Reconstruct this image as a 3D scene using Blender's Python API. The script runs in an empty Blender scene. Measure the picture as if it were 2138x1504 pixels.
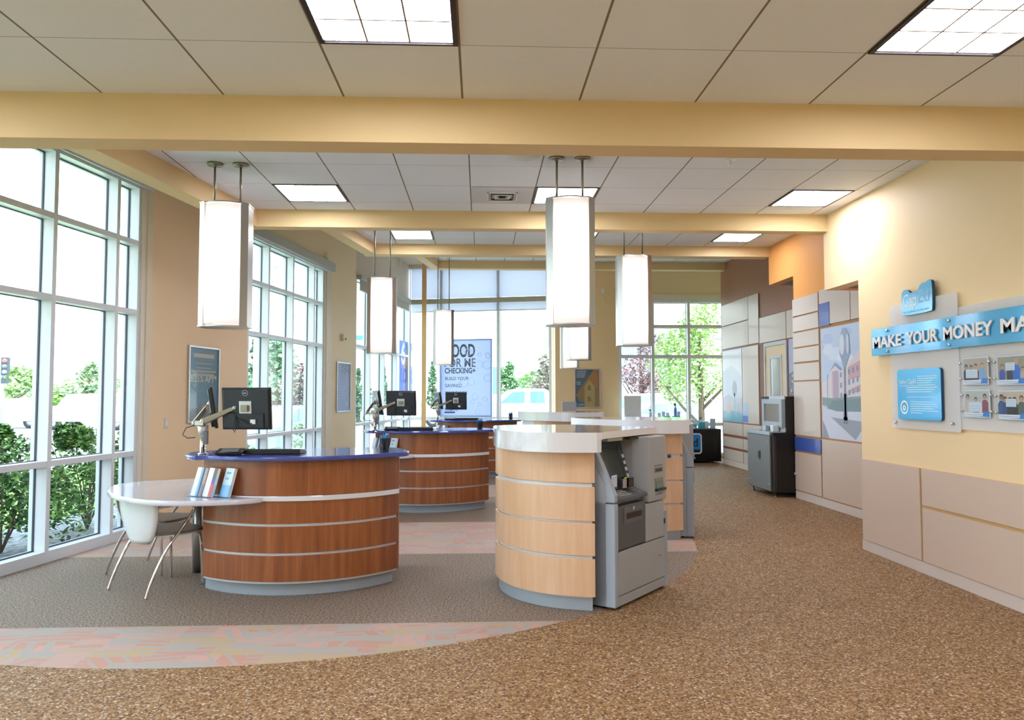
import bpy, bmesh, math, random
from mathutils import Matrix, Vector
C = bpy.context.scene.collection
SC = bpy.context.scene
PI = math.pi
# ------------------------------------------------------------------ camera
CAMZ = 1.5
FPX, YAW, PITCH, ROLL = 1554.74, 0.04263, 0.047676, -0.000904
_cy, _sy = math.cos(YAW), math.sin(YAW)
FW = Vector((_sy*math.cos(PITCH), _cy*math.cos(PITCH), math.sin(PITCH)))
_rt = Vector((_cy, -_sy, 0)); _up = _rt.cross(FW)
RT = _rt*math.cos(ROLL)+_up*math.sin(ROLL); UP = _up*math.cos(ROLL)-_rt*math.sin(ROLL)
cd = bpy.data.cameras.new('camera'); cam = bpy.data.objects.new('camera', cd); C.objects.link(cam)
cd.sensor_width = 36; cd.lens = 36*FPX/2138; cd.clip_end = 500
cam.matrix_world = Matrix(((RT.x, UP.x, -FW.x, 0), (RT.y, UP.y, -FW.y, 0), (RT.z, UP.z, -FW.z, CAMZ), (0, 0, 0, 1)))
SC.camera = cam
# ------------------------------------------------------------------ light and exposure
SC.view_settings.view_transform = 'Standard'; SC.view_settings.look = 'None'
SC.view_settings.exposure = 1.08; SC.view_settings.gamma = 1; SC.view_settings.use_curve_mapping = False
SC.cycles.use_denoising = True
SC.cycles.max_bounces = 7; SC.cycles.diffuse_bounces = 4; SC.cycles.glossy_bounces = 3
SC.cycles.transmission_bounces = 4; SC.cycles.transparent_max_bounces = 12
SC.cycles.caustics_reflective = False; SC.cycles.caustics_refractive = False
SC.cycles.sample_clamp_indirect = 8
SC.cycles.use_adaptive_sampling = True; SC.cycles.adaptive_threshold = 0.02
SKY_STRENGTH = 2.35
TUBE_GLOW = 14.0        # recessed ceiling lights
PENDANT_GLOW = 9.0     # acrylic pendant lanterns
w = bpy.data.worlds.new('sky'); SC.world = w; w.use_nodes = True
nt = w.node_tree; bg = nt.nodes['Background']
tc = nt.nodes.new('ShaderNodeTexCoord'); sp = nt.nodes.new('ShaderNodeSeparateXYZ'); rp = nt.nodes.new('ShaderNodeValToRGB')
nt.links.new(tc.outputs['Generated'], sp.inputs[0]); nt.links.new(sp.outputs['Z'], rp.inputs[0]); nt.links.new(rp.outputs[0], bg.inputs[0])
rp.color_ramp.elements[0].position = 0.0; rp.color_ramp.elements[0].color = (1, 1, 1, 1)
rp.color_ramp.elements[1].position = 0.7; rp.color_ramp.elements[1].color = (0.74, 0.86, 1, 1)
bg.inputs[1].default_value = SKY_STRENGTH
sd = bpy.data.lights.new('sun', 'SUN'); sd.energy = 3.0; sd.angle = 0.03; sd.color = (1, .95, .86)
so = bpy.data.objects.new('sun', sd); C.objects.link(so); so.rotation_euler = (math.radians(38), 0, math.radians(37))
# ------------------------------------------------------------------ helpers
def _ray(x, y): return RT*(x-1069) - UP*(y-752) + FW*FPX
def onz(x, y, z): v = _ray(x, y); t = (z-CAMZ)/v.z; return Vector((v.x*t, v.y*t, z))
def onY(x, y, Y): v = _ray(x, y); t = Y/v.y; return Vector((v.x*t, Y, v.z*t+CAMZ))
def onX(x, y, X): v = _ray(x, y); t = X/v.x; return Vector((X, v.y*t, v.z*t+CAMZ))
# frames: local x runs to the viewer's right, local y into the wall, z up
_th = math.atan2(.9868, .1621)
LW = Matrix.Translation((-3.981, 6.435, 0)) @ Matrix.Rotation(_th, 4, 'Z')     # glazed left wall
def RW(X, Y0=0, z=0): return Matrix.Translation((X, Y0, z)) @ Matrix.Rotation(-PI/2, 4, 'Z')
def FWL(x, Y, z=0): return Matrix.Translation((x, Y, z))
def lw(x, y, o=0):
    n = LW.to_3x3() @ Vector((0, 1, 0)); p0 = LW @ Vector((0, o, 0)); v = _ray(x, y); c = Vector((0, 0, CAMZ))
    t = (p0-c).dot(n)/v.dot(n); q = LW.inverted() @ (c+v*t); return q.x, q.z

class MB:
    def __init__(s): s.v = []; s.f = []; s.mi = []; s.sm = []; s.m = []
    def mid(s, m):
        if m not in s.m: s.m.append(m)
        return s.m.index(m)
    def add(s, vs, fs, m, smooth=False, T=None):
        b = len(s.v); k = s.mid(m)
        for p in vs:
            p = Vector(p); s.v.append(T @ p if T else p)
        for f in fs: s.f.append([b+i for i in f]); s.mi.append(k); s.sm.append(smooth)
        return s
    def box(s, x0, x1, y0, y1, z0, z1, m, T=None):
        if x0 > x1: x0, x1 = x1, x0
        if y0 > y1: y0, y1 = y1, y0
        if z0 > z1: z0, z1 = z1, z0
        v = [(x, y, z) for z in (z0, z1) for y in (y0, y1) for x in (x0, x1)]
        return s.add(v, [(0, 2, 3, 1), (4, 5, 7, 6), (0, 1, 5, 4), (2, 6, 7, 3), (0, 4, 6, 2), (1, 3, 7, 5)], m, False, T)
    def poly(s, pts, m, T=None): return s.add(pts, [list(range(len(pts)))], m, False, T)
    def prism(s, pts, z0, z1, m, T=None, smooth=False, axis='z'):
        n = len(pts)
        a = sum(pts[i][0]*pts[(i+1) % n][1]-pts[(i+1) % n][0]*pts[i][1] for i in range(n))
        if a < 0: pts = pts[::-1]
        if axis == 'z': f = lambda p, h: (p[0], p[1], h)
        elif axis == 'y': f = lambda p, h: (p[0], h, p[1])
        else: f = lambda p, h: (h, p[0], p[1])
        lo, hi = (z0, z1)
        v = [f(p, lo) for p in pts]+[f(p, hi) for p in pts]
        s.add(v, [list(range(n-1, -1, -1)), list(range(n, 2*n))], m, False, T)
        b = len(s.v)-2*n; k = s.mid(m)
        for i in range(n):
            j = (i+1) % n; s.f.append([b+i, b+j, b+n+j, b+n+i]); s.mi.append(k); s.sm.append(smooth)
        return s
    def tube(s, pts, r, m, n=8, T=None, cap=True):
        pts = [Vector(p) for p in pts]; rs = r if isinstance(r, (list, tuple)) else [r]*len(pts)
        vs = []; up = None
        for i, p in enumerate(pts):
            d = (pts[min(i+1, len(pts)-1)]-pts[max(i-1, 0)]).normalized()
            if up is None: up = d.orthogonal().normalized()
            up = (up-d*up.dot(d)); up = up.normalized() if up.length > 1e-5 else d.orthogonal().normalized()
            q = d.cross(up)
            for k in range(n):
                a = 2*PI*k/n; vs.append(p+(up*math.cos(a)+q*math.sin(a))*rs[i])
        fs = []
        for i in range(len(pts)-1):
            for k in range(n):
                j = (k+1) % n; fs.append((i*n+k, i*n+j, (i+1)*n+j, (i+1)*n+k))
        s.add(vs, fs, m, True, T)
        if cap:
            b = len(s.v)-len(vs); k_ = s.mid(m)
            s.f.append([b+i for i in range(n-1, -1, -1)]); s.mi.append(k_); s.sm.append(False)
            e = b+(len(pts)-1)*n; s.f.append([e+i for i in range(n)]); s.mi.append(k_); s.sm.append(False)
        return s
    def lathe(s, prof, c, m, n=20, T=None, smooth=True):
        vs = []; fs = []
        for r, z in prof:
            for k in range(n):
                a = 2*PI*k/n; vs.append((c[0]+r*math.cos(a), c[1]+r*math.sin(a), c[2]+z))
        for i in range(len(prof)-1):
            for k in range(n):
                j = (k+1) % n; fs.append((i*n+k, i*n+j, (i+1)*n+j, (i+1)*n+k))
        fs.append(list(range(n-1, -1, -1))); e = (len(prof)-1)*n; fs.append([e+i for i in range(n)])
        s.add(vs, fs[:-2], m, smooth, T)
        b = len(s.v)-len(vs); k_ = s.mid(m)
        for f in fs[-2:]: s.f.append([b+i for i in f]); s.mi.append(k_); s.sm.append(False)
        return s
    def ball(s, c, r, m, n=10, sc=(1, 1, 1), T=None):
        vs = []; fs = []; h = n//2+1
        for i in range(h+1):
            t = PI*i/h
            for k in range(n):
                a = 2*PI*k/n; vs.append((c[0]+r*sc[0]*math.sin(t)*math.cos(a), c[1]+r*sc[1]*math.sin(t)*math.sin(a), c[2]-r*sc[2]*math.cos(t)))
        for i in range(h):
            for k in range(n):
                j = (k+1) % n; fs.append((i*n+k, i*n+j, (i+1)*n+j, (i+1)*n+k))
        return s.add(vs, fs, m, True, T)
    def disc(s, x, z, r, y, m, T=None, n=14, sx=1, sz=1):
        return s.poly([(x+r*sx*math.cos(2*PI*k/n), y, z+r*sz*math.sin(2*PI*k/n)) for k in range(n)], m, T)
    def text(s, t, x, z, size, y, m, T=None, ext=0.0, bold=0.0, align='LEFT', width=None, sx=1.0):
        cu = bpy.data.curves.new('t', 'FONT'); cu.body = t; cu.size = size; cu.extrude = ext/2; cu.offset = bold
        cu.align_x = align; cu.resolution_u = 3
        o = bpy.data.objects.new('t', cu); C.objects.link(o)
        dg = bpy.context.evaluated_depsgraph_get(); me = bpy.data.meshes.new_from_object(o.evaluated_get(dg))
        vs = [v.co.copy() for v in me.vertices]; fs = [list(p.vertices) for p in me.polygons]
        if vs:
            if width:
                a, b = min(v.x for v in vs), max(v.x for v in vs); k = width/(b-a)
                for v in vs: v.x = (v.x-a)*k
            vs = [(x+v.x*sx, y-v.z, z+v.y) for v in vs]
            s.add(vs, fs, m, False, T)
        C.objects.unlink(o); bpy.data.objects.remove(o); bpy.data.curves.remove(cu); bpy.data.meshes.remove(me)
        return s
    def build(s, name, parent=None, bevel=0, world=True, shade=None):
        me = bpy.data.meshes.new(name); vs = s.v
        if parent is not None and world:
            Mi = parent.matrix_basis.inverted()
            if parent.parent: Mi = Mi @ parent.parent.matrix_basis.inverted()
            vs = [Mi @ p for p in vs]
        me.from_pydata([tuple(p) for p in vs], [], s.f)
        for m in s.m: me.materials.append(m)
        me.polygons.foreach_set('material_index', s.mi); me.polygons.foreach_set('use_smooth', s.sm); me.update()
        o = bpy.data.objects.new(name, me); C.objects.link(o)
        if parent is not None: o.parent = parent
        if bevel:
            b = o.modifiers.new('b', 'BEVEL'); b.width = bevel; b.segments = 2; b.limit_method = 'ANGLE'; b.angle_limit = math.radians(50)
        return o

def tag(o, label=None, cat=None, group=None, kind=None):
    if label: o['label'] = label
    if cat: o['category'] = cat
    if group: o['group'] = group
    if kind: o['kind'] = kind
    return o
def thing(name, label, cat, loc=(0, 0, 0), rz=0, group=None):
    o = bpy.data.objects.new(name, None); o.empty_display_size = .1; C.objects.link(o)
    o.location = loc; o.rotation_euler = (0, 0, rz)
    o.matrix_basis = Matrix.Translation(loc) @ Matrix.Rotation(rz, 4, 'Z')
    return tag(o, label, cat, group)
def struct(name, mb, bevel=0): return tag(mb.build(name, bevel=bevel), kind='structure')
def dup(root, loc, label, rz=None, group=None):
    def cp(o, par):
        c = o.copy(); C.objects.link(c); c.parent = par
        for ch in list(o.children): cp(ch, c)
        return c
    r = cp(root, None); r.location = loc
    if rz is not None: r.rotation_euler = (0, 0, rz)
    r['label'] = label
    if group: r['group'] = group
    return r
def chaikin(p, k=2, closed=True):
    for _ in range(k):
        q = []; n = len(p)
        for i in range(n if closed else n-1):
            a, b = p[i], p[(i+1) % n]
            q += [(a[0]*.75+b[0]*.25, a[1]*.75+b[1]*.25), (a[0]*.25+b[0]*.75, a[1]*.25+b[1]*.75)]
        p = q if closed else [p[0]]+q+[p[-1]]
    return p
def rrect(x0, x1, z0, z1, r, n=4):
    o = []
    for cx, cz, a0 in ((x1-r, z0+r, -90), (x1-r, z1-r, 0), (x0+r, z1-r, 90), (x0+r, z0+r, 180)):
        for k in range(n+1):
            a = math.radians(a0+90*k/n); o.append((cx+r*math.cos(a), cz+r*math.sin(a)))
    return o

# ------------------------------------------------------------------ materials
def srgb(c):
    if isinstance(c, str): c = tuple(int(c[i:i+2], 16)/255 for i in (0, 2, 4))
    return tuple(x/12.92 if x <= .04045 else ((x+.055)/1.055)**2.4 for x in c)+(1,)
_mc = {}
def M(name, col='ffffff', rough=.5, metal=0, spec=.5, coat=0, bump=None, var=None, alpha=1, emit=0, trans=0, sheen=0):
    if name in _mc: return _mc[name]
    m = bpy.data.materials.new(name); m.use_nodes = True; n = m.node_tree.nodes; l = m.node_tree.links
    b = n['Principled BSDF']; b.inputs['Base Color'].default_value = srgb(col); b.inputs['Roughness'].default_value = rough
    b.inputs['Metallic'].default_value = metal; b.inputs['Specular IOR Level'].default_value = spec
    b.inputs['Coat Weight'].default_value = coat; b.inputs['Coat Roughness'].default_value = .06
    b.inputs['Alpha'].default_value = alpha; b.inputs['Transmission Weight'].default_value = trans
    if emit: b.inputs['Emission Color'].default_value = srgb(col); b.inputs['Emission Strength'].default_value = emit
    g = n.new('ShaderNodeNewGeometry')
    if var:      # (scale, second colour)  soft mottling
        t = n.new('ShaderNodeTexNoise'); t.inputs['Scale'].default_value = var[0]; t.inputs['Detail'].default_value = 3
        l.new(g.outputs['Position'], t.inputs['Vector'])
        r = n.new('ShaderNodeValToRGB'); r.color_ramp.elements[0].position = .35; r.color_ramp.elements[1].position = .65
        r.color_ramp.elements[0].color = srgb(col); r.color_ramp.elements[1].color = srgb(var[1])
        l.new(t.outputs['Fac'], r.inputs[0]); l.new(r.outputs[0], b.inputs['Base Color'])
    if bump:     # (scale, strength)
        t = n.new('ShaderNodeTexNoise'); t.inputs['Scale'].default_value = bump[0]; l.new(g.outputs['Position'], t.inputs['Vector'])
        k = n.new('ShaderNodeBump'); k.inputs['Strength'].default_value = bump[1]; k.inputs['Distance'].default_value = .002
        l.new(t.outputs['Fac'], k.inputs['Height']); l.new(k.outputs[0], b.inputs['Normal'])
    _mc[name] = m; return m
def nodes_of(name):
    m = bpy.data.materials.new(name); m.use_nodes = True; _mc[name] = m
    return m, m.node_tree.nodes, m.node_tree.links, m.node_tree.nodes['Principled BSDF']
def math_(n, l, op, a, b=None, c=None):
    k = n.new('ShaderNodeMath'); k.operation = op
    for i, x in enumerate((a, b, c)):
        if x is None: continue
        if isinstance(x, (int, float)): k.inputs[i].default_value = x
        else: l.new(x, k.inputs[i])
    return k.outputs[0]
def mixc(n, l, f, a, b):
    k = n.new('ShaderNodeMix'); k.data_type = 'RGBA'
    if isinstance(f, (int, float)): k.inputs[0].default_value = f
    else: l.new(f, k.inputs[0])
    for i, x in ((6, a), (7, b)):
        if isinstance(x, (tuple, str)): k.inputs[i].default_value = srgb(x) if isinstance(x, str) else x
        else: l.new(x, k.inputs[i])
    return k.outputs[2]
def wood(name, c1, c2, c3, scale=14, rough=.32, coat=.15):
    m, n, l, b = nodes_of(name)
    tcn = n.new('ShaderNodeTexCoord'); mp = n.new('ShaderNodeMapping'); mp.inputs['Scale'].default_value = (scale, scale, .9)
    l.new(tcn.outputs['Object'], mp.inputs[0])
    t = n.new('ShaderNodeTexNoise'); t.inputs['Scale'].default_value = 1; t.inputs['Detail'].default_value = 5; t.inputs['Roughness'].default_value = .6
    l.new(mp.outputs[0], t.inputs['Vector'])
    mp2 = n.new('ShaderNodeMapping'); mp2.inputs['Scale'].default_value = (90, 90, 2.5); l.new(tcn.outputs['Object'], mp2.inputs[0])
    t2 = n.new('ShaderNodeTexNoise'); t2.inputs['Scale'].default_value = 1; t2.inputs['Detail'].default_value = 2; l.new(mp2.outputs[0], t2.inputs['Vector'])
    s = math_(n, l, 'ADD', math_(n, l, 'MULTIPLY', t.outputs['Fac'], .8), math_(n, l, 'MULTIPLY', t2.outputs['Fac'], .2))
    r = n.new('ShaderNodeValToRGB'); e = r.color_ramp.elements
    e[0].position = .34; e[0].color = srgb(c1); e[1].position = .66; e[1].color = srgb(c3); k = e.new(.5); k.color = srgb(c2)
    l.new(s, r.inputs[0]); l.new(r.outputs[0], b.inputs['Base Color'])
    b.inputs['Roughness'].default_value = rough; b.inputs['Coat Weight'].default_value = coat; b.inputs['Coat Roughness'].default_value = .2
    return m
cherry = wood('cherry_veneer', '7a4426', '93552f', 'a8683e')
maple = wood('maple_veneer', 'd8ad85', 'dfb894', 'e6c4a5', 9, .35)
def glassmat(name, tint=(1, 1, 1, 1), f=.07):
    m, n, l, b = nodes_of(name); n.remove(b); out = n['Material Output']
    tr = n.new('ShaderNodeBsdfTransparent'); tr.inputs[0].default_value = tint
    gl = n.new('ShaderNodeBsdfGlossy'); gl.inputs['Roughness'].default_value = .01
    fr = n.new('ShaderNodeLayerWeight'); fr.inputs[0].default_value = .5
    fc = math_(n, l, 'ADD', math_(n, l, 'MULTIPLY', math_(n, l, 'POWER', fr.outputs['Facing'], 5), .35), f*.2)
    mx = n.new('ShaderNodeMixShader'); l.new(fc, mx.inputs[0]); l.new(tr.outputs[0], mx.inputs[1]); l.new(gl.outputs[0], mx.inputs[2])
    l.new(mx.outputs[0], out.inputs[0]); return m
glass = glassmat('window_glass', (.9, .95, .95, 1))
clear = glassmat('clear_acrylic', (.94, .97, 1, 1))
def translucent(name, col, t=.5):
    m, n, l, b = nodes_of(name); n.remove(b); out = n['Material Output']
    d = n.new('ShaderNodeBsdfDiffuse'); d.inputs[0].default_value = srgb(col)
    k = n.new('ShaderNodeBsdfTranslucent'); k.inputs[0].default_value = srgb(col)
    tr = n.new('ShaderNodeBsdfTransparent')
    a = n.new('ShaderNodeMixShader'); a.inputs[0].default_value = .5; l.new(d.outputs[0], a.inputs[1]); l.new(k.outputs[0], a.inputs[2])
    c = n.new('ShaderNodeMixShader'); c.inputs[0].default_value = t; l.new(a.outputs[0], c.inputs[1]); l.new(tr.outputs[0], c.inputs[2])
    l.new(c.outputs[0], out.inputs[0]); return m
scrim = translucent('solar_shade', 'e6eaf5', .06)
frost = translucent('frosted_acrylic', 'fafafc', .10)
def ceil_mat(name, x0, y0):
    m, n, l, b = nodes_of(name); g = n.new('ShaderNodeNewGeometry'); sx = n.new('ShaderNodeSeparateXYZ'); l.new(g.outputs['Position'], sx.inputs[0])
    def line(o, c0, wd):
        u = math_(n, l, 'DIVIDE', math_(n, l, 'SUBTRACT', o, c0-100*.61), .61); fr = math_(n, l, 'FRACT', u)
        d = math_(n, l, 'MINIMUM', fr, math_(n, l, 'SUBTRACT', 1, fr)); return math_(n, l, 'LESS_THAN', d, wd/.61)
    a = line(sx.outputs[0], x0, .0055); c = line(sx.outputs[1], y0, .0022)
    t = n.new('ShaderNodeTexNoise'); t.inputs['Scale'].default_value = 60; l.new(g.outputs['Position'], t.inputs['Vector'])
    base = mixc(n, l, math_(n, l, 'MULTIPLY', t.outputs['Fac'], .6), 'e8ecf2', 'f1f4f8')
    k = mixc(n, l, c, base, 'a39c92'); l.new(mixc(n, l, a, k, '8d8171'), b.inputs['Base Color'])
    b.inputs['Roughness'].default_value = .9; b.inputs['Specular IOR Level'].default_value = .1
    bp = n.new('ShaderNodeBump'); bp.inputs['Distance'].default_value = .004; bp.inputs['Strength'].default_value = .6; bp.invert = True
    l.new(math_(n, l, 'MAXIMUM', a, c), bp.inputs['Height']); l.new(bp.outputs[0], b.inputs['Normal']); return m
X0 = -1.924
ceil = [ceil_mat('ceiling_tile_a', X0, 3.213), ceil_mat('ceiling_tile_b', X0, 6.245), ceil_mat('ceiling_tile_c', X0, 10.70), ceil_mat('ceiling_tile_d', X0, 14.6)]
def floor_mat():
    m, n, l, b = nodes_of('floor_covering'); g = n.new('ShaderNodeNewGeometry'); sx = n.new('ShaderNodeSeparateXYZ'); l.new(g.outputs['Position'], sx.inputs[0])
    X, Y = sx.outputs[0], sx.outputs[1]
    # pebble-chip flooring
    v = n.new('ShaderNodeTexVoronoi'); v.inputs['Scale'].default_value = 105; v.inputs['Randomness'].default_value = 1; l.new(g.outputs['Position'], v.inputs['Vector'])
    sv = n.new('ShaderNodeSeparateColor'); l.new(v.outputs['Color'], sv.inputs[0])
    r = n.new('ShaderNodeValToRGB'); e = r.color_ramp.elements; e[0].position = 0; e[0].color = srgb('44290f'); e[1].position = 1; e[1].color = srgb('ead9bd')
    for p, c in ((.25, '7b5630'), (.5, '9c7444'), (.75, 'b48d5c'), (.9, 'b99f86')): k = e.new(p); k.color = srgb(c)
    l.new(sv.outputs[0], r.inputs[0]); r.color_ramp.interpolation = 'LINEAR'
    t = n.new('ShaderNodeTexNoise'); t.inputs['Scale'].default_value = 240; t.inputs['Detail'].default_value = 2; l.new(g.outputs['Position'], t.inputs['Vector'])
    chips = mixc(n, l, math_(n, l, 'MULTIPLY', t.outputs['Fac'], .45), r.outputs[0], '6a4a2a')
    # brown loop carpet
    t2 = n.new('ShaderNodeTexNoise'); t2.inputs['Scale'].default_value = 75; t2.inputs['Detail'].default_value = 4; t2.inputs['Roughness'].default_value = .75; l.new(g.outputs['Position'], t2.inputs['Vector'])
    r2 = n.new('ShaderNodeValToRGB'); e = r2.color_ramp.elements; e[0].position = .40; e[0].color = srgb('453930'); e[1].position = .60; e[1].color = srgb('ae9a88'); l.new(t2.outputs['Fac'], r2.inputs[0])
    # patterned carpet: blocks of bars, some upright and some lying
    def cellv(scx, scy, off):
        cx = math_(n, l, 'FLOOR', math_(n, l, 'MULTIPLY', math_(n, l, 'ADD', X, off), scx)); cy = math_(n, l, 'FLOOR', math_(n, l, 'MULTIPLY', math_(n, l, 'ADD', Y, off*.7), scy))
        cb = n.new('ShaderNodeCombineXYZ'); l.new(cx, cb.inputs[0]); l.new(cy, cb.inputs[1]); cb.inputs[2].default_value = off
        wn = n.new('ShaderNodeTexWhiteNoise'); wn.noise_dimensions = '3D'; l.new(cb.outputs[0], wn.inputs['Vector']); return wn
    w1 = cellv(3.4, 4.2, 3.1); s1 = n.new('ShaderNodeSeparateColor'); l.new(w1.outputs['Color'], s1.inputs[0])
    slant = math_(n, l, 'MULTIPLY', math_(n, l, 'SUBTRACT', s1.outputs[2], .5), 1.2)
    st1 = math_(n, l, 'FRACT', math_(n, l, 'ADD', math_(n, l, 'MULTIPLY', Y, 15), math_(n, l, 'MULTIPLY', math_(n, l, 'MULTIPLY', X, slant), 5)))
    st2 = math_(n, l, 'FRACT', math_(n, l, 'ADD', math_(n, l, 'MULTIPLY', X, 9), math_(n, l, 'MULTIPLY', math_(n, l, 'MULTIPLY', Y, slant), 14)))
    orient = math_(n, l, 'GREATER_THAN', s1.outputs[0], .5)
    st = math_(n, l, 'ADD', math_(n, l, 'MULTIPLY', st1, orient), math_(n, l, 'MULTIPLY', st2, math_(n, l, 'SUBTRACT', 1, orient)))
    bar = math_(n, l, 'GREATER_THAN', st, math_(n, l, 'ADD', .18, math_(n, l, 'MULTIPLY', s1.outputs[1], .34)))
    w2 = cellv(3.1, 6.3, 7.7)
    w3 = cellv(5.2, 9.5, 1.3)
    bar = math_(n, l, 'MULTIPLY', bar, math_(n, l, 'GREATER_THAN', w3.outputs[0], .2))
    pc = mixc(n, l, math_(n, l, 'GREATER_THAN', w2.outputs[0], .68), 'c39482', 'bda47c')
    pc = mixc(n, l, math_(n, l, 'GREATER_THAN', w3.outputs[0], .75), pc, 'c9a092')
    pat = mixc(n, l, bar, 'aea69e', pc)
    pat = mixc(n, l, math_(n, l, 'MULTIPLY', t2.outputs['Fac'], .2), pat, '8d8278')
    # zones
    dx = math_(n, l, 'ADD', X, 1.79); dy = math_(n, l, 'SUBTRACT', Y, 8.29)
    rr = math_(n, l, 'SQRT', math_(n, l, 'ADD', math_(n, l, 'MULTIPLY', dx, dx), math_(n, l, 'MULTIPLY', dy, dy)))
    inside = math_(n, l, 'MAXIMUM', math_(n, l, 'LESS_THAN', rr, 4.035), math_(n, l, 'MULTIPLY', math_(n, l, 'GREATER_THAN', Y, 8.29), math_(n, l, 'LESS_THAN', X, 2.245)))
    def rng(a, c): return math_(n, l, 'MULTIPLY', math_(n, l, 'GREATER_THAN', Y, a), math_(n, l, 'LESS_THAN', Y, c))
    brown = math_(n, l, 'MAXIMUM', math_(n, l, 'MAXIMUM', rng(5.02, 7.17), rng(8.94, 11.13)), rng(12.6, 15))
    col = mixc(n, l, inside, chips, mixc(n, l, brown, pat, r2.outputs[0])); l.new(col, b.inputs['Base Color'])
    b.inputs['Roughness'].default_value = .62; b.inputs['Specular IOR Level'].default_value = .35
    bp = n.new('ShaderNodeBump'); bp.inputs['Distance'].default_value = .003; bp.inputs['Strength'].default_value = .45
    hh = mixc(n, l, inside, v.outputs['Distance'], t2.outputs['Fac']); l.new(hh, bp.inputs['Height']); l.new(bp.outputs[0], b.inputs['Normal']); return m
FLOOR = floor_mat()
gold = M('gold_paint', 'f2dfba', .6, spec=.25, bump=(180, .08)); sand = M('sand_paint', 'f2d6b0', .6, spec=.25, bump=(180, .08))
goldr = M('golden_wall_paint', 'f4d9ac', .55, spec=.3, bump=(180, .08)); orange = M('orange_paint', 'f0a85c', .55, spec=.3, bump=(180, .08)); cocoa = M('cocoa_paint', '9c6c52', .45, spec=.3, bump=(180, .08))
beamc = M('beam_paint', 'e2c794', .6, spec=.25); pale = M('pale_taupe_paint', 'd6cbbd', .6, spec=.2)
trimw = M('warm_white_trim', 'e6e0d2', .5); alu = M('white_aluminium', 'dde3ea', .35, spec=.5); dark = M('dark_gasket', '3c4856', .4)
cass = M('shade_cassette', 'b9bcb6', .5); shadefab = M('shade_fabric', 'b6b0a4', .8)
lam = M('taupe_laminate', 'd6c9be', .35, spec=.4, coat=.1); lam2 = M('rosy_laminate', 'd4bfae', .35, spec=.4, coat=.1); reveal = M('copper_reveal', 'b9834c', .5); basem = M('pale_baseboard', 'd8cbc2', .5)
steel = M('brushed_steel', 'b9bab8', .32, 1); nickel = M('satin_nickel', '9c9688', .35, 1); chrome = M('chrome', 'd8d8d8', .08, 1)
darkm = M('dark_metal', '2a211a', .4, .3); black = M('black_plastic', '17191c', .35); blackg = M('gloss_black', '0c0d0f', .12); white = M('white_plastic', 'eef0f2', .35)
bluel = M('blue_solid_surface', '3f4f9f', .13, coat=.6); whites = M('white_solid_surface', 'e3e6ec', .1, coat=.8); alum = M('aluminium_reveal', 'd9dfe6', .35, .1); plinthm = M('grey_plinth', '9ba6b0', .45)
lilac = M('pale_lilac_surface', 'd9dae6', .12, coat=.6)
paper = M('white_paper', 'f2f4f7', .6); skyb = M('sky_blue_print', '2fa6e6', .35, coat=.3); cobalt = M('cobalt_panel', '3f5cae', .3, coat=.2)
def emis(name, col, s):
    m, n, l, b = nodes_of(name); b.inputs['Base Color'].default_value = srgb(col); b.inputs['Emission Color'].default_value = srgb(col); b.inputs['Emission Strength'].default_value = s; return m
glow = emis('lamp_glow', 'eef0ff', TUBE_GLOW); pglow = emis('lantern_tube', 'fff4ee', PENDANT_GLOW)
def acrylic():
    m, n, l, b = nodes_of('opal_acrylic'); n.remove(b); k = n.new('ShaderNodeBsdfTranslucent'); k.inputs[0].default_value = srgb('fbf3f0'); d = n.new('ShaderNodeBsdfDiffuse'); d.inputs[0].default_value = srgb('f4f2f2'); x = n.new('ShaderNodeMixShader'); x.inputs[0].default_value = .3; l.new(k.outputs[0], x.inputs[1]); l.new(d.outputs[0], x.inputs[2]); l.new(x.outputs[0], n['Material Output'].inputs[0]); return m
opal = acrylic()

# ================================================================== THE SETTING
struct('floor', MB().prism([(-5.74, -4.3), (8, -4.3), (8, 18.0), (1.9, 18.0), (1.9, 18.6), (-1.9, 19.55)], -.12, 0, FLOOR))
OW = .165
def wall_line(s0, s1, z0, z1, m, mb, o0=0, o1=OW): mb.box(s0, s1, o0, o1, z0, z1, m, LW)
TOP = 4.9
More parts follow.
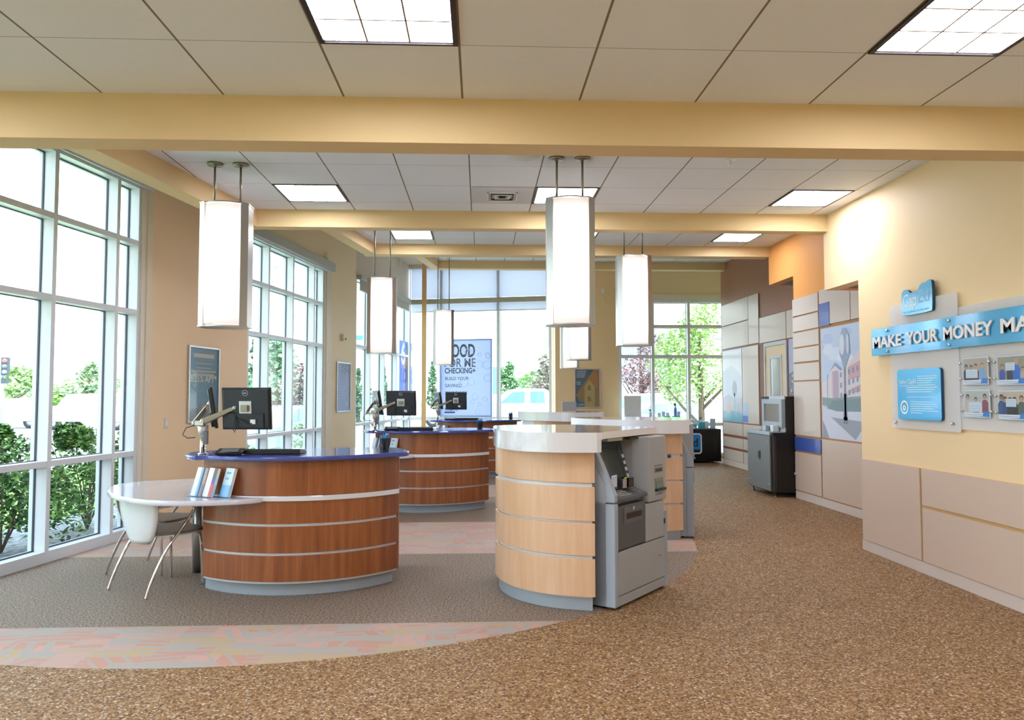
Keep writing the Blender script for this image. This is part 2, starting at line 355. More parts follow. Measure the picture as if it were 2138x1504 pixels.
# left wall: solid pieces around three glazed openings
wl = MB()
wall_line(-10.9, -10.3, 0, TOP, sand, wl)
wall_line(-10.3, 1.79, 3.83, TOP, sand, wl)
wall_line(1.79, 4.27, 0, TOP, sand, wl)
wall_line(4.27, 7.16, 3.83, TOP, gold, wl)
wall_line(7.16, 8.93, 0, TOP, gold, wl)
wall_line(8.93, 13.15, 3.9, TOP, pale, wl)
struct('wall_left', wl)
tr = MB()
for a, b_ in ((1.79, 1.86), (7.16, 7.22)): tr.box(a, b_, -.02, .02, 0, 3.8, trimw, LW)
for a, b_ in ((1.86, 1.96), (7.22, 7.45)): tr.box(a, b_, -.035, .02, 0, 3.8, M('cream_trim', 'e2d6bd', .5), LW)
struct('trim_1', tr)
def glazing(name, T, s0, s1, muls, rails, head, fr=.045, dep=.13, z0=.0):
    """storefront frame: inner face on the wall line, glass set dep outwards"""
    f = MB(); h = fr/2
    for s in muls: f.box(s-h*1.1, s+h*1.1, 0, dep+.04, z0, head, alu, T)
    for s in (s0+h, s1-h): f.box(s-h, s+h, 0, dep+.04, z0, head, alu, T)
    for z in rails: f.box(s0, s1, 0.002, dep+.03, z-h*1.2, z+h*1.2, alu, T)
    f.box(s0, s1, 0.001, dep+.05, z0, z0+.10, alu, T); f.box(s0, s1, 0.001, dep+.05, head-.03, head+.05, alu, T)
    sl = sorted([s0+h]+list(muls)+[s1-h]); zr = [z0+.10]+sorted(rails)+[head-.03]
    for i in range(len(sl)-1):
        for j in range(len(zr)-1):
            a, b_, c, d = sl[i]+h, sl[i+1]-h, zr[j]+h, zr[j+1]-h
            if j == 0: c = z0+.10
            if j == len(zr)-2: d = head-.03
            for q in ((a, a+.012, c, d), (b_-.012, b_, c, d), (a, b_, c, c+.012), (a, b_, d-.012, d)): f.box(q[0], q[1], dep-.022, dep-.006, q[2], q[3], dark, T)
    o = tag(f.build(name), kind='structure')
    g = MB(); g.box(s0+.02, s1-.02, dep, dep+.008, z0+.05, head, glass, T); g.build('glass_pane', o)
    return o
glazing('window_1', LW, -10.3, 1.79, [1.409-.89*k for k in range(0, 13)], [.885, 2.40, 3.15], 3.78)
glazing('window_2', LW, 4.27, 7.16, [6.72, 5.83, 4.94], [.905, 2.40, 3.15], 3.78)
glazing('window_3', LW, 8.93, 13.12, [9.9, 10.95, 12.0], [.905, 2.52], 3.92)
# back glazing, slightly angled, and the back wall with its window
ang = math.atan2(18.47-19.40, 1.80+1.93)
BG = Matrix.Translation((-1.93, 19.40, 0)) @ Matrix.Rotation(ang, 4, 'Z')
def bg(x, y, o=0):
    n_ = BG.to_3x3() @ Vector((0, 1, 0)); p0 = BG @ Vector((0, o, 0)); v = _ray(x, y); c = Vector((0, 0, CAMZ))
    t = (p0-c).dot(n_)/v.dot(n_); q = BG.inverted() @ (c+v*t); return q.x, q.z
glazing('window_4', BG, 0, 3.82, [bg(921, 700)[0], bg(1040, 700)[0]], [.91, 3.92], 4.82, fr=.07)
mb = MB()
mb.box(0, 3.84, -.02, .22, 4.84, TOP, gold, BG)
mb.box(1.8, 3.34, 17.8, 18.0, 0, TOP, goldr); mb.box(3.34, 6.2, 17.8, 18.0, 3.95, TOP, gold)
mb.box(1.8, 1.95, 18.0, 18.5, 0, TOP, sand)
mb.box(6.2, 8, 17.8, 18.0, 0, TOP, gold)
struct('wall_back', mb)
B4 = FWL(3.34, 17.8)
glazing('window_5', B4, 0, 2.86, [.83, 1.71], [.80, 2.44, 3.17], 3.78, fr=.06)
struct('trim_2', MB().box(3.30, 6.2, 17.76, 17.80, 3.80, 3.95, trimw))
struct('trim_3', MB().box(.0, 3.82, -.05, -.001, 3.86, 3.99, M('taupe_band', 'aca79a', .5), BG))
# right side: three stepped walls
mb = MB(); X1 = 3.74
mb.box(X1, X1+.16, -4.2, 7.18, 0, TOP, goldr); mb.box(X1, X1+.16, 7.18, 7.90, 2.64, TOP, goldr)
struct('wall_right', mb)
mb = MB(); mb.box(X1+.16, 4.64, 7.74, 7.90, 2.64, TOP, orange)
mb.box(X1+.16, 4.64, 7.18, 7.74, 2.64, 2.70, M('taupe_soffit', '8f857a', .7))
mb.box(4.64, 4.80, 7.18, 10.80, 0, TOP, orange); mb.box(4.64, 4.80, 10.80, 11.72, 3.27, TOP, orange)
struct('wall_right_middle', mb)
mb = MB(); mb.box(4.80, 5.35, 11.60, 11.72, 3.27, TOP, cocoa)
mb.box(4.80, 5.35, 10.80, 11.60, 3.27, 3.33, _mc['taupe_soffit'])
mb.box(5.35, 5.50, 10.0, 16.28, 0, TOP, cocoa); mb.box(4.80, 5.35, 10.0, 10.1, 0, TOP, cocoa); mb.box(5.50, 8, 16.2, 16.28, 0, TOP, gold)
struct('wall_right_far', mb)
struct('wall_behind', MB().box(-6.6, X1+.16, -4.35, -4.2, 0, TOP, goldr))
struct('baseboard_right', MB().box(X1-.012, X1-.0005, -4.2, 7.19, 0, .10, basem), .002)
struct('baseboard_middle', MB().box(4.625, 4.6395, 7.9, 10.81, 0, .11, basem), .002)
struct('baseboard_far', MB().box(5.335, 5.3495, 11, 16.29, 0, .12, basem), .002)
# ceilings: each bay steps higher towards the back
def sidex(Y): return -2.664+.1773*(Y-5.945)
bays = [(-4.2, 3.80, 3.04, X1), (3.975, 7.80, 3.449, X1), (7.95, 11.67, 3.885, 4.64), (11.9, 15.95, 4.40, 5.35)]
for i, (ya, yb, z, xr) in enumerate(bays):
    xa, xb = (sidex(ya)-.1, sidex(yb)-.1) if i else (-5.75, -4.3)
    o = MB().prism([(xa, ya), (xr, ya), (xr, yb), (xb, yb)], z, z+.05, ceil[i]).build('ceiling'); tag(o, kind='structure')
struct('ceiling', MB().prism([(-5.93, -4.3), (8, -4.3), (8, 18.1), (1.95, 18.1), (1.95, 18.72), (-1.98, 19.68)], TOP, TOP+.15, M('upper_ceiling', 'd9ccb8', .8)))
def beam(name, xl, xr, y0, y1, z0, z1):
    m_ = MB(); m_.box(xl, xr, y0, y1, z0, z1, beamc); struct(name, m_)
beam('trim_4', -4.45, X1, 3.80, 3.975, 2.803, 3.60)
beam('trim_5', sidex(7.8)-.19, X1, 7.80, 7.95, 3.265, 4.02)
beam('trim_6', sidex(11.7)-.19, 4.64, 11.67, 11.90, 3.72, 4.5)
beam('trim_7', sidex(15.95)-.19, 5.35, 15.95, 16.17, 4.235, 4.75)
mb = MB()
for ya, yb, z0, z1 in ((3.975, 7.80, 3.265, 3.62), (7.95, 11.67, 3.72, 4.05), (11.9, 15.95, 4.235, 4.6)):
    mb.prism([(sidex(ya)-.19, ya), (sidex(ya), ya), (sidex(yb), yb), (sidex(yb)-.19, yb)], z0, z1, beamc)
struct('trim_8', mb)
struct('trim_9', MB().box(-1.48, -1.37, 18.88, 18.98, 0, TOP, M('post_paint', 'dcb57c', .6)))

# ------------------------------------------------------------------ shade cassettes (roller blinds)
def blind(name, label, T, s0, s1, z0, z1, drop=None, mat=None, pr=.1):
    t = thing(name, label, 'roller blind', T @ Vector(((s0+s1)/2, 0, z0)))
    MB().box(s0, s1, -pr, -.002, z0, z1, mat or cass, T).build('cassette', t, .004)
    if drop: MB().box(s0+.03, s1-.03, -.05, -.046, drop, z0+.002, shadefab, T).build('shade_fabric', t); MB().box(s0+.03, s1-.03, -.058, -.038, drop-.025, drop, alum, T).build('bottom_bar', t)
    else: MB().box(s0+.05, s1-.05, -.05, -.03, z0-.03, z0-.001, alum, T).build('bottom_bar', t)
blind('roller_blind', 'long pale grey blind box above the nearest tall window', LW, -10.2, 2.0, 3.80, 3.93)
blind('roller_blind', 'pale grey blind box above the second tall window', LW, 4.2, 7.48, 3.79, 3.94)
blind('roller_blind', 'grey blind partly lowered over the corner side window', LW, 8.98, 13.0, 3.885, 3.98, 3.68)
t = thing('solar_screen', 'pale translucent roller screens high on the back glass wall', 'window shade', BG @ Vector((1.9, -.02, 3.6)))
MB().box(.14, 3.74, -.012, -.009, 4.0, 4.80, scrim, BG).build('upper_shade', t)
MB().box(.14, 3.74, -.012, -.009, 3.67, 3.855, scrim, BG).build('lower_shade', t)
MB().box(.14, 3.74, -.02, -.002, 3.645, 3.67, alum, BG).build('hem_bar', t)

# ------------------------------------------------------------------ recessed lights
def ceiling_light(x, y, z, label):
    t = thing('ceiling_light', label, 'ceiling light', (x, y, z), group='recessed square ceiling lights')
    f = MB(); S = .61; w_ = .014
    f.box(.004, S-.004, .004, .004+w_, -.006, .02, darkm); f.box(.004, S-.004, S-.004-w_, S-.004, -.006, .02, darkm)
    f.box(.004, .004+w_*1.6, .004, S-.004, -.006, .02, darkm); f.box(S-.004-w_*1.6, S-.004, .004, S-.004, -.006, .02, darkm)
    f.build('frame', t, world=False)
    l_ = MB(); lv = M('louver', '8a6f55', .5)
    for k in (1, 2):
        l_.box(.03+k*(S-.06)/3-.004, .03+k*(S-.06)/3+.004, .03, S-.03, -.003, -.0005, lv); l_.box(.03, S-.03, .03+k*(S-.06)/3-.004, .03+k*(S-.06)/3+.004, -.003, -.0005, lv)
    l_.build('louver', t, world=False)
    MB().box(.03, S-.03, .03, S-.03, -.0004, .0, glow).build('diffuser', t, world=False)
    return t
c0 = ceiling_light(X0+2*.61, 2.603, 3.038, 'large recessed light cut by the top edge of the photo, left of centre')
for dx, y, z, lb in ((6, 2.603, 3.038, 'large recessed light at the top right corner of the photo'),
                     (0, 6.855, 3.447, 'recessed light in the second bay, left one near the blue-topped desk lantern'),
                     (4, 6.855, 3.447, 'recessed light in the second bay, half hidden behind the centre lantern'),
                     (8, 6.855, 3.447, 'recessed light in the second bay, nearest the golden wall'),
                     (5, 10.70, 3.883, 'far recessed light in the third bay hidden behind the centre lantern'),
                     (1, 10.70, 3.883, 'small far recessed light in the third bay, left of centre'),
                     (9, 10.70, 3.883, 'small far recessed light in the third bay by the orange wall')):
    dup(c0, (X0+dx*.61, y, z), lb)
for k, (dx, y) in enumerate(((-2, 2.603), (-2, .163), (2, .163), (6, .163), (-2, -2.277), (2, -2.277), (6, -2.277))):  # unseen lights continuing the grid, added to brighten the room
    r_ = dup(c0, (X0+dx*.61, y, 3.038), 'unseen recessed light overhead in the near bay, added for light'); r_['group'] = 'unseen recessed lights added overhead'
# air vent
t = thing('air_vent', 'square air diffuser set in a ceiling panel, second bay', 'air vent', (-.094+.61, 6.855, 3.449))
MB().box(-.085, .507, 6.87, 7.455, 3.441, 3.447, M('vent_panel', 'd3d4d4', .6)).build('panel', t, .003)
mb = MB()
for k in range(4):
    a = .145-k*.036
    for q in ((-a, a, -a, -a+.012), (-a, a, a-.012, a), (-a, -a+.012, -a, a), (a-.012, a, -a, a)): mb.box(.211+q[0], .211+q[1], 7.165+q[2], 7.165+q[3], 3.427, 3.441, white if k % 2 == 0 else darkm)
mb.build('grille', t)
mb = MB().lathe([(.14, 0), (.13, -.015), (.06, -.03), (.0, -.032)], (.35, 5.93, 3.449), M('speaker_white', 'dcd9d4', .6)); tag(mb.build('ceiling_speaker'), 'round white speaker in the ceiling right behind the near beam', 'speaker')
p = onz(1525, 333, 3.449); mb = MB().lathe([(.045, 0), (.045, -.006), (.015, -.01), (.01, -.04), (.025, -.045), (0, -.046)], (p.x, p.y, 3.449), white, 12)
tag(mb.build('sprinkler_head'), 'tiny white sprinkler head in the ceiling on the right', 'sprinkler')
t = thing('downlight', 'small round downlight in the soffit over the orange opening', 'ceiling light', (5.05, 11.2, 3.27))
MB().lathe([(.07, 0), (.07, -.008), (.055, -.01)], (5.05, 11.2, 3.269), white, 16).build('ring', t); MB().lathe([(.05, -.009), (.0, -.0095)], (5.05, 11.2, 3.269), glow, 16).build('lamp', t)

# ------------------------------------------------------------------ pendant lanterns
def lantern(loc, ztop, zc, label, rz=0):
    """four-sided pillow: curved acrylic front and back, aluminium side fins"""
    t = thing('pendant_lantern', label, 'pendant lamp', (loc[0], loc[1], 2.075), rz, 'tall white pendant lanterns')
    W, D = .195, .15; H = ztop-2.075
    arc = lambda sgn: [(-.145+.29*k/10, sgn*(.12+.045*math.cos(PI*(k/10-.5)))) for k in range(11)]
    fr, bk = arc(-1), arc(1)
    d = MB()
    for A, flip in ((fr, False), (bk, True)):
        vs = [(x, y, .012) for x, y in A]+[(x, y, H-.012) for x, y in A]; n_ = len(A)
        d.add(vs, [(i, i+1, n_+i+1, n_+i) if not flip else (i+1, i, n_+i, n_+i+1) for i in range(n_-1)], opal, True)
    d.build('diffuser', t, world=False)
    MB().lathe([(.035, .10), (.035, H-.10)], (0, 0, 0), pglow, 12).build('lamp_tube', t, world=False)
    for s_ in (-1, 1):
        f = MB(); prof = [(s_*.145, -.13), (s_*W, -.085), (s_*W, .085), (s_*.145, .13), (s_*.139, .12), (s_*(W-.008), .08), (s_*(W-.008), -.08), (s_*.139, -.12)]
        f.prism(prof, 0, H, steel); f.build('side_fin', t, world=False)
    outline = [(-W, .085), (-W, -.085), (-.145, -.13)]+fr[1:-1]+[(.145, -.13), (W, -.085), (W, .085), (.145, .13)]+bk[::-1][1:-1]+[(-.145, .13)]
    ol = [(x*1.02, y*1.03) for x, y in outline]
    MB().prism(ol, -.01, .0, steel).build('bottom_plate', t, world=False)
    MB().prism(ol, H, H+.01, steel).build('top_plate', t, world=False)
    for s_ in (-1, 1):
        MB().tube([(s_*.105, 0, H), (s_*.105, 0, zc-2.075-.004)], .009, nickel).build('rod', t, world=False)
        MB().lathe([(.012, -.03), (.02, -.02), (.062, -.018), (.066, -.002), (.0, 0)], (s_*.105, 0, zc-2.075-.0005), nickel, 20).build('canopy', t, world=False)
    return t
LAN = [((-2.12, 6.27), 3.449, 'largest left pendant lantern, over the nearest blue-topped desk'),
       ((.73, 6.0), 3.449, 'largest right pendant lantern, over the nearest white-topped maple counter'),
       ((-1.335, 10.15), 3.885, 'middle pendant lantern over the second blue-topped desk'),
       ((1.76, 8.45), 3.885, 'pendant lantern in front of the back window, over the second maple counter'),
       ((-.69, 13.95), 4.40, 'smallest left pendant lantern, hiding part of the blue checking banner'),
       ((1.58, 11.9), 4.40, 'lower lantern seen just under the largest right one, nearer of the two'),
       ((1.88, 15.6), 4.40, 'lowest far lantern partly behind another under the largest right one')]
for (loc, zc, lb) in LAN: lantern(loc, 3.085, zc, lb, .06 if loc[0] < 0 else -.05)
# ================================================================== BLUE-TOPPED DESKS
def arcpts(c, r, a0, a1, n=28): return [(c[0]+r*math.cos(math.radians(a0+(a1-a0)*k/n)), c[1]+r*math.sin(math.radians(a0+(a1-a0)*k/n))) for k in range(n+1)]
PC = (-1.49, 6.70)
def desk(label):
    t = thing('teller_desk', label, 'desk', (PC[0], PC[1], 0), group='curved cherry desks with blue tops')
    def body(r, a0, a1, back): return arcpts(PC, r, a0, a1)+back
    bk = [(-.74, 6.74), (-2.2, 6.50)]
    MB().prism(body(.965, -132.5, -36, [(-.79, 6.70), (-2.16, 6.46)]), 0, .115, plinthm).build('plinth', t, .003)
    MB().prism(body(1.018, -128.8, -36.7, [(-.78, 6.70), (-2.15, 6.46)]), .10, 1.012, alum).build('core', t)
    for z0, z1 in ((.118, .309), (.329, .524), (.545, .712), (.752, 1.012)):
        m_ = MB(); R_ = 1.035; o = arcpts(PC, R_, -128.5, -36.3, 40); i_ = arcpts(PC, R_-.035, -36.3, -128.5, 40)
        l0, l1 = o[0], o[-1]
        m_.prism(o+[(-.72, 6.74), (-.755, 6.735)]+i_+[(-2.165, 6.485), (-2.20, 6.48)], z0, z1, cherry); m_.build('wood_panel', t, .002)
    o = arcpts(PC, 1.05, -127.5, -36.8, 40); m_ = MB(); m_.prism(o+[(-.80, 6.5), (-2.1, 6.3)], .713, .751, whites); m_.build('white_band', t, .004)
    top = chaikin([(-2.19, 5.73)]+arcpts(PC, 1.12, -122, -44, 14)+[(-.55, 6.02), (-.62, 6.35), (-.78, 6.62), (-1.3, 6.52), (-2.0, 6.42), (-2.3, 6.22), (-2.33, 5.98)], 2)
    MB().prism(top, 1.014, 1.050, bluel, smooth=False).build('countertop', t, .014)
    tb = chaikin([(-1.56, 5.70), (-1.72, 5.535), (-2.0, 5.475), (-2.27, 5.475), (-2.55, 5.60), (-2.82, 5.86), (-3.03, 6.2), (-3.12, 6.52), (-3.08, 6.72), (-2.88, 6.85), (-2.6, 6.98), (-2.3, 7.0), (-2.1, 6.8), (-2.03, 6.3), (-1.9, 5.95)], 2)
    MB().prism(tb, .705, .745, lilac).build('side_table_top', t, .014)
    MB().lathe([(.046, .006), (.046, .705)], (-2.40, 6.53, 0), steel, 24).build('table_leg', t)
    MB().lathe([(.05, 0), (.05, .008), (.046, .008)], (-2.40, 6.53, 0), black, 24).build('leg_foot', t)
    return t
d0 = desk('nearest cherry desk with blue top, white side table and a chair at it')
SH = [(.77, 3.92), (1.40, 7.95)]
dup(d0, (PC[0]+.77, PC[1]+3.92, 0), 'second cherry desk with blue top, just behind the nearest one')
dup(d0, (PC[0]+1.35, PC[1]+7.95, 0), 'farthest cherry desk with blue top, in front of the big checking banner')

# ---- desk equipment (built around the first desk, copied to the others)
def monitor_rig():
    out = []
    # arm
    a = thing('monitor_mount', 'silver twin monitor mount clamped on the nearest blue top', 'monitor mount', (-2.135, 5.86, 1.05), group='monitor arms on the desks')
    b = MB(); bx, by = -2.135, 5.86
    b.lathe([(.035, 0), (.035, .01), (.022, .012), (.022, .14), (.03, .15), (.03, .18), (.022, .185)], (bx, by, 1.05), chrome, 20); b.build('post', a)
    MB().lathe([(.034, 0), (.038, .03), (.038, .07), (.03, .08)], (bx, by, 1.20), M('silver_paint', 'c3c6c6', .35, .5), 20).build('hub', a)
    MB().box(bx+.018, bx+.05, by-.05, by-.02, 1.13, 1.23, M('grey_plastic', '6e7276', .5)).build('cable_clip', a, .004)
    sp_ = _mc['silver_paint']
    def armseg(nm, p, q, w1, w2):
        m_ = MB(); p, q = Vector(p), Vector(q); d = (q-p).normalized(); sd_ = d.cross(Vector((0, 0, 1))).normalized(); u = sd_.cross(d)
        vs = []
        for c_, w_ in ((p, w1), (p.lerp(q, .5), (w1+w2)/2*1.05), (q, w2)):
            for a_, b_ in ((-1, -1), (1, -1), (1, 1), (-1, 1)): vs.append(c_+sd_*a_*w_*.75+u*b_*w_)
        fs = [(3, 2, 1, 0), (8, 9, 10, 11)]+[(i*4+k, i*4+(k+1) % 4, i*4+4+(k+1) % 4, i*4+4+k) for i in (0, 1) for k in range(4)]
        m_.add(vs, fs, nickel); return m_.build(nm, a, .006)
    armseg('base_arm', (bx, by, 1.262), (bx-.1, by+.16, 1.262), .017, .017)
    armseg('lower_link', (bx-.05, by-.02, 1.29), (bx+.03, by-.05, 1.288), .02, .02)
    armseg('upper_arm', (bx+.01, by-.04, 1.30), (bx+.235, by-.04, 1.400), .023, .016)
    armseg('upper_arm', (bx-.13, by+.16, 1.285), (bx-.04, by+.22, 1.43), .017, .014)
    for jx, jy, jz, jr in ((.01, -.04, 1.305, .022), (.248, -.04, 1.406, .018), (-.13, .16, 1.28, .02), (-.035, .22, 1.435, .02)): MB().ball((bx+jx, by+jy, jz), jr, sp_).build('joint', a)
    m_ = MB(); m_.tube([(bx-.1, by+.1, 1.27), (bx-.15, by+.05, 1.25), (bx-.155, by, 1.20), (bx-.11, by-.02, 1.175), (bx-.05, by-.02, 1.18)], .0035, black, 6); m_.build('cable', a); m_ = MB()
    m_.tube([(bx+.2, by-.04, 1.37), (bx+.25, by-.06, 1.36), (bx+.27, by-.06, 1.30), (bx+.268, by-.06, 1.25), (bx+.258, by-.06, 1.22), (bx+.245, by-.06, 1.25), (bx+.25, by-.06, 1.31), (bx+.27, by-.05, 1.35), (bx+.30, by-.04, 1.33)], .0035, black, 6); m_.build('cable', a)
    def mon(loc, rz, tilt, label):
        t = thing('monitor', label, 'monitor', loc, rz, 'black monitors on arms')
        R_ = Matrix.Rotation(tilt, 4, 'X'); s_ = MB(); W, H = .198, .162
        s_.box(-W, W, -.012, .012, -H, H, black, R_); s_.build('shell', t, .006, world=False)
        s_ = MB(); s_.box(-W+.012, W-.012, -.024, -.010, -H+.012, H-.012, M('dark_shell', '272a30', .3), R_); s_.box(-W+.05, W-.05, -.036, -.022, -H+.012, -.035, _mc['dark_shell'], R_); bc = s_.build('back_cover', t, .008, world=False)
        s_ = MB(); s_.box(-W+.014, W-.014, .0125, .0135, -H+.016, H-.014, blackg, R_); s_.build('screen', t, world=False)
        s_ = MB(); s_.box(-.05, .05, -.030, -.0245, -.055, .06, M('mount_plate', 'd4d6d6', .3, .4), R_); s_.box(-.028, .028, -.055, -.030, -.02, .03, nickel, R_); s_.build('mount_plate', bc, .003, world=False)
        s_ = MB(); s_.box(.045, .085, -.047, -.037, -.115, -.08, white, R_)
        s_.tube([R_ @ Vector(q) for q in ((-.05, -.045, -.075), (-.01, -.05, -.09), (.02, -.05, -.11), (.06, -.05, -.11))], .004, black, 6); s_.build('plug', bc, world=False)
        s_ = MB(); ring = [(.022*math.cos(a_), .022*math.sin(a_)) for a_ in [2*PI*k/24 for k in range(25)]]
        s_.tube([R_ @ Vector((x-.0, -.0255, z+.122)) for x, z in ring], .0012, white, 4, cap=False)
        s_.text('DELL', -.014, .117, .0115, -.0262, white, R_, width=.028, bold=.0003); s_.build('logo', bc, world=False)
        return t
    m1 = mon((-1.795, 5.83, 1.402), -.16, .10, 'black monitor with its back turned, on the nearest blue-topped desk')
    m2 = mon(tuple(onY(446, 851, 6.06)), -PI/2+.34, .16, 'black monitor seen edge-on at the left of the nearest desk')
    # keyboard, signature pad, phone, mouse
    k = thing('keyboard', 'black keyboard lying on the nearest blue top', 'keyboard', (-1.60, 5.93, 1.05), -.03, 'keyboards on the desks')
    m_ = MB(); m_.prism([(-.11, .002), (.09, .002), (.09, .012), (-.11, .034)], -.22, .22, black, axis='x'); kbd = m_.build('body', k, .004, world=False)
    m_ = MB()
    for r in range(5):
        for c_ in range(15):
            y_ = -.085+r*.034; z_ = .030-(y_+.085)*.105+.004; m_.box(-.21+c_*.0282, -.21+c_*.0282+.024, y_, y_+.027, z_-.006, z_+.004, M('key_black', '24262a', .5))
    m_.build('keys', kbd, world=False)
    g = thing('signature_pad', 'small black signature pad with grey screen on the nearest blue top', 'signature pad', (-1.905, 5.80, 1.05), 0, 'signature pads on the desks')
    T = Matrix.Rotation(math.radians(14), 4, 'X'); m_ = MB(); m_.box(-.10, .10, -.06, .06, .018, .034, black, T); m_.box(-.09, .09, -.05, .05, .002, .0195, black, T); m_.build('body', g, .005, world=False)
    MB().box(-.068, .062, -.035, .035, .034, .0352, M('lcd_grey', '6d7480', .3), T).build('screen', g, world=False)
    MB().tube([(-.07, -.067, .022), (.10, -.067, .022)], .005, blackg, 8).build('stylus', g, world=False)
    cb = MB(); cb.tube([(-1.98, 5.86, 1.062), (-2.02, 5.85, 1.068), (-2.05, 5.82, 1.058), (-2.06, 5.80, 1.054)], .0025, black, 6); cb.build('cable', g)
    c_ = pen_cup((-.775, 6.10, 1.05), 'black mesh cup full of blue pens on the nearest blue top')
    return [a, m1, m2, k, g, c_]+pens
pens = []
def pen_cup(loc, label):
    c_ = thing('pen_cup', label, 'pen cup', loc, 0, 'mesh cups of blue pens')
    mesh_m = M('black_mesh', '121316', .5, alpha=.72); m_ = MB(); n_ = 20; prof = [(.036, 0), (.040, .105)]
    m_.lathe([(.036, .001), (.0365, .004), (.0405, .105)], (0, 0, 0), mesh_m, n_, smooth=True); m_.f = m_.f[:-2]+[m_.f[-2]]; m_.mi = m_.mi[:-1]; m_.sm = m_.sm[:-1]
    m_.tube([(.0405*math.cos(2*PI*k/24), .0405*math.sin(2*PI*k/24), .105) for k in range(25)], .002, black, 6, cap=False); m_.build('cup', c_, world=False)
    rnd = random.Random(4)
    pb = M('pen_blue', '1e86c8', .3)
    for k in range(14):
        a_ = rnd.random()*6.28; r0 = rnd.random()*.018; r1 = .012+rnd.random()*.026; hh = .125+rnd.random()*.022
        m_ = MB(); p = Vector((r0*math.cos(a_+2), r0*math.sin(a_+2), .004)); q = Vector((r1*math.cos(a_), r1*math.sin(a_), hh))
        m_.tube([p, p.lerp(q, .45)], .0045, black, 6); m_.tube([p.lerp(q, .45), p.lerp(q, .93)], .0048, pb, 6); m_.tube([p.lerp(q, .93), q], .0032, M('pen_tip', 'bfe6fa', .3) if k % 3 == 0 else pb, 6)
        h_ = thing('pen', label.replace('black mesh cup full of blue pens', 'blue pen standing in the black mesh cup'), 'pen', loc, 0, 'blue pens in cups'); pens.append(h_)
        m_.build('barrel', h_, world=False)
    return c_
leafs = []
def brochure(loc, rz, label, cols, panel=None, tiltx=0.0):
    t = thing('brochure_holder', label, 'brochure holder', loc, rz, 'clear brochure holders on the side tables')
    L = Matrix.Rotation(math.radians(-17), 4, 'X')
    h = MB(); h.box(-.055, .055, .030, .032, .0, .20, clear, L); h.box(-.055, .055, -.012, -.010, .0, .10, clear, L); h.box(-.055, -.053, -.01, .03, .0, .10, clear, L); h.box(.053, .055, -.01, .03, .0, .10, clear, L)
    h.box(-.055, .055, -.035, .075, .0, .003, clear); h.build('holder', t, world=False)
    b = MB(); b.box(-.049, .049, .002, .026, .006, .222, paper, L); t2 = thing('leaflet', label.replace('brochure holder', 'leaflet').replace(', white leaflet with dark blue edge', ', white and blue').replace(', white and red leaflet', ', white and red').replace(', white leaflet', ', white').replace('blue leaflet', 'blue').replace('red leaflet', 'red cover')+', in its holder', 'leaflet', loc, rz, 'leaflets in the clear holders'); leafs.append(t2); bb_ = b.build('pages', t2, world=False)
    f = MB()
    for (x0, x1, z0, z1, c_) in cols: f.box(-.049+.098*x0, -.049+.098*x1, .0005, .002, .006+.216*z0, .006+.216*z1, M('print_'+c_, c_, .5), L)
    f.build('cover_print', bb_, world=False); return t
rig = monitor_rig()
n_ = onz(432, 1030, .745)
bro = [brochure((-2.145, 5.72, .745), -.65, 'leftmost brochure holder on the near side table, white leaflet with dark blue edge', [(0, .55, .0, 1, 'eef6fb'), (.55, .8, 0, 1, '6fa8d6'), (.8, 1, 0, 1, '2d3050')]),
       brochure((-2.035, 5.665, .745), -.62, 'middle brochure holder on the near side table, white and red leaflet', [(0, .62, .55, 1, 'f7f5f4'), (0, .62, 0, .55, 'fbe9e6'), (.62, 1, .66, 1, '5c6148'), (.62, 1, .46, .66, '3c5aa8'), (.62, 1, 0, .46, 'cf4a33')]),
       brochure((-1.905, 5.65, .745), -.6, 'rightmost brochure holder on the near side table, pale blue leaflet', [(0, 1, 0, .4, '8fc9ee'), (0, 1, .4, 1, 'cfe9f8'), (.2, .7, .8, .86, '5d86a8'), (.2, .6, .6, .66, '7fa6c4')])]
for q, (sx_, sy_, nm) in enumerate(((.77, 3.92, 'second'), (1.35, 7.95, 'farthest'))):
    for o in rig:
        l_ = o['label'].replace('the nearest blue-topped desk', 'the %s blue-topped desk' % nm).replace('the nearest desk', 'the %s desk' % nm).replace('the nearest blue top', 'the %s blue top' % nm)
        extra = (0, 0)
        dup(o, (o.location.x+sx_+extra[0], o.location.y+sy_+extra[1], o.location.z), l_)
    for o in (bro[:2]+leafs[:2] if q else bro+leafs):
        l_ = o['label'].replace('on the near side table', 'on the %s desk side table' % nm)
        dup(o, (o.location.x+sx_, o.location.y+sy_, o.location.z), l_)

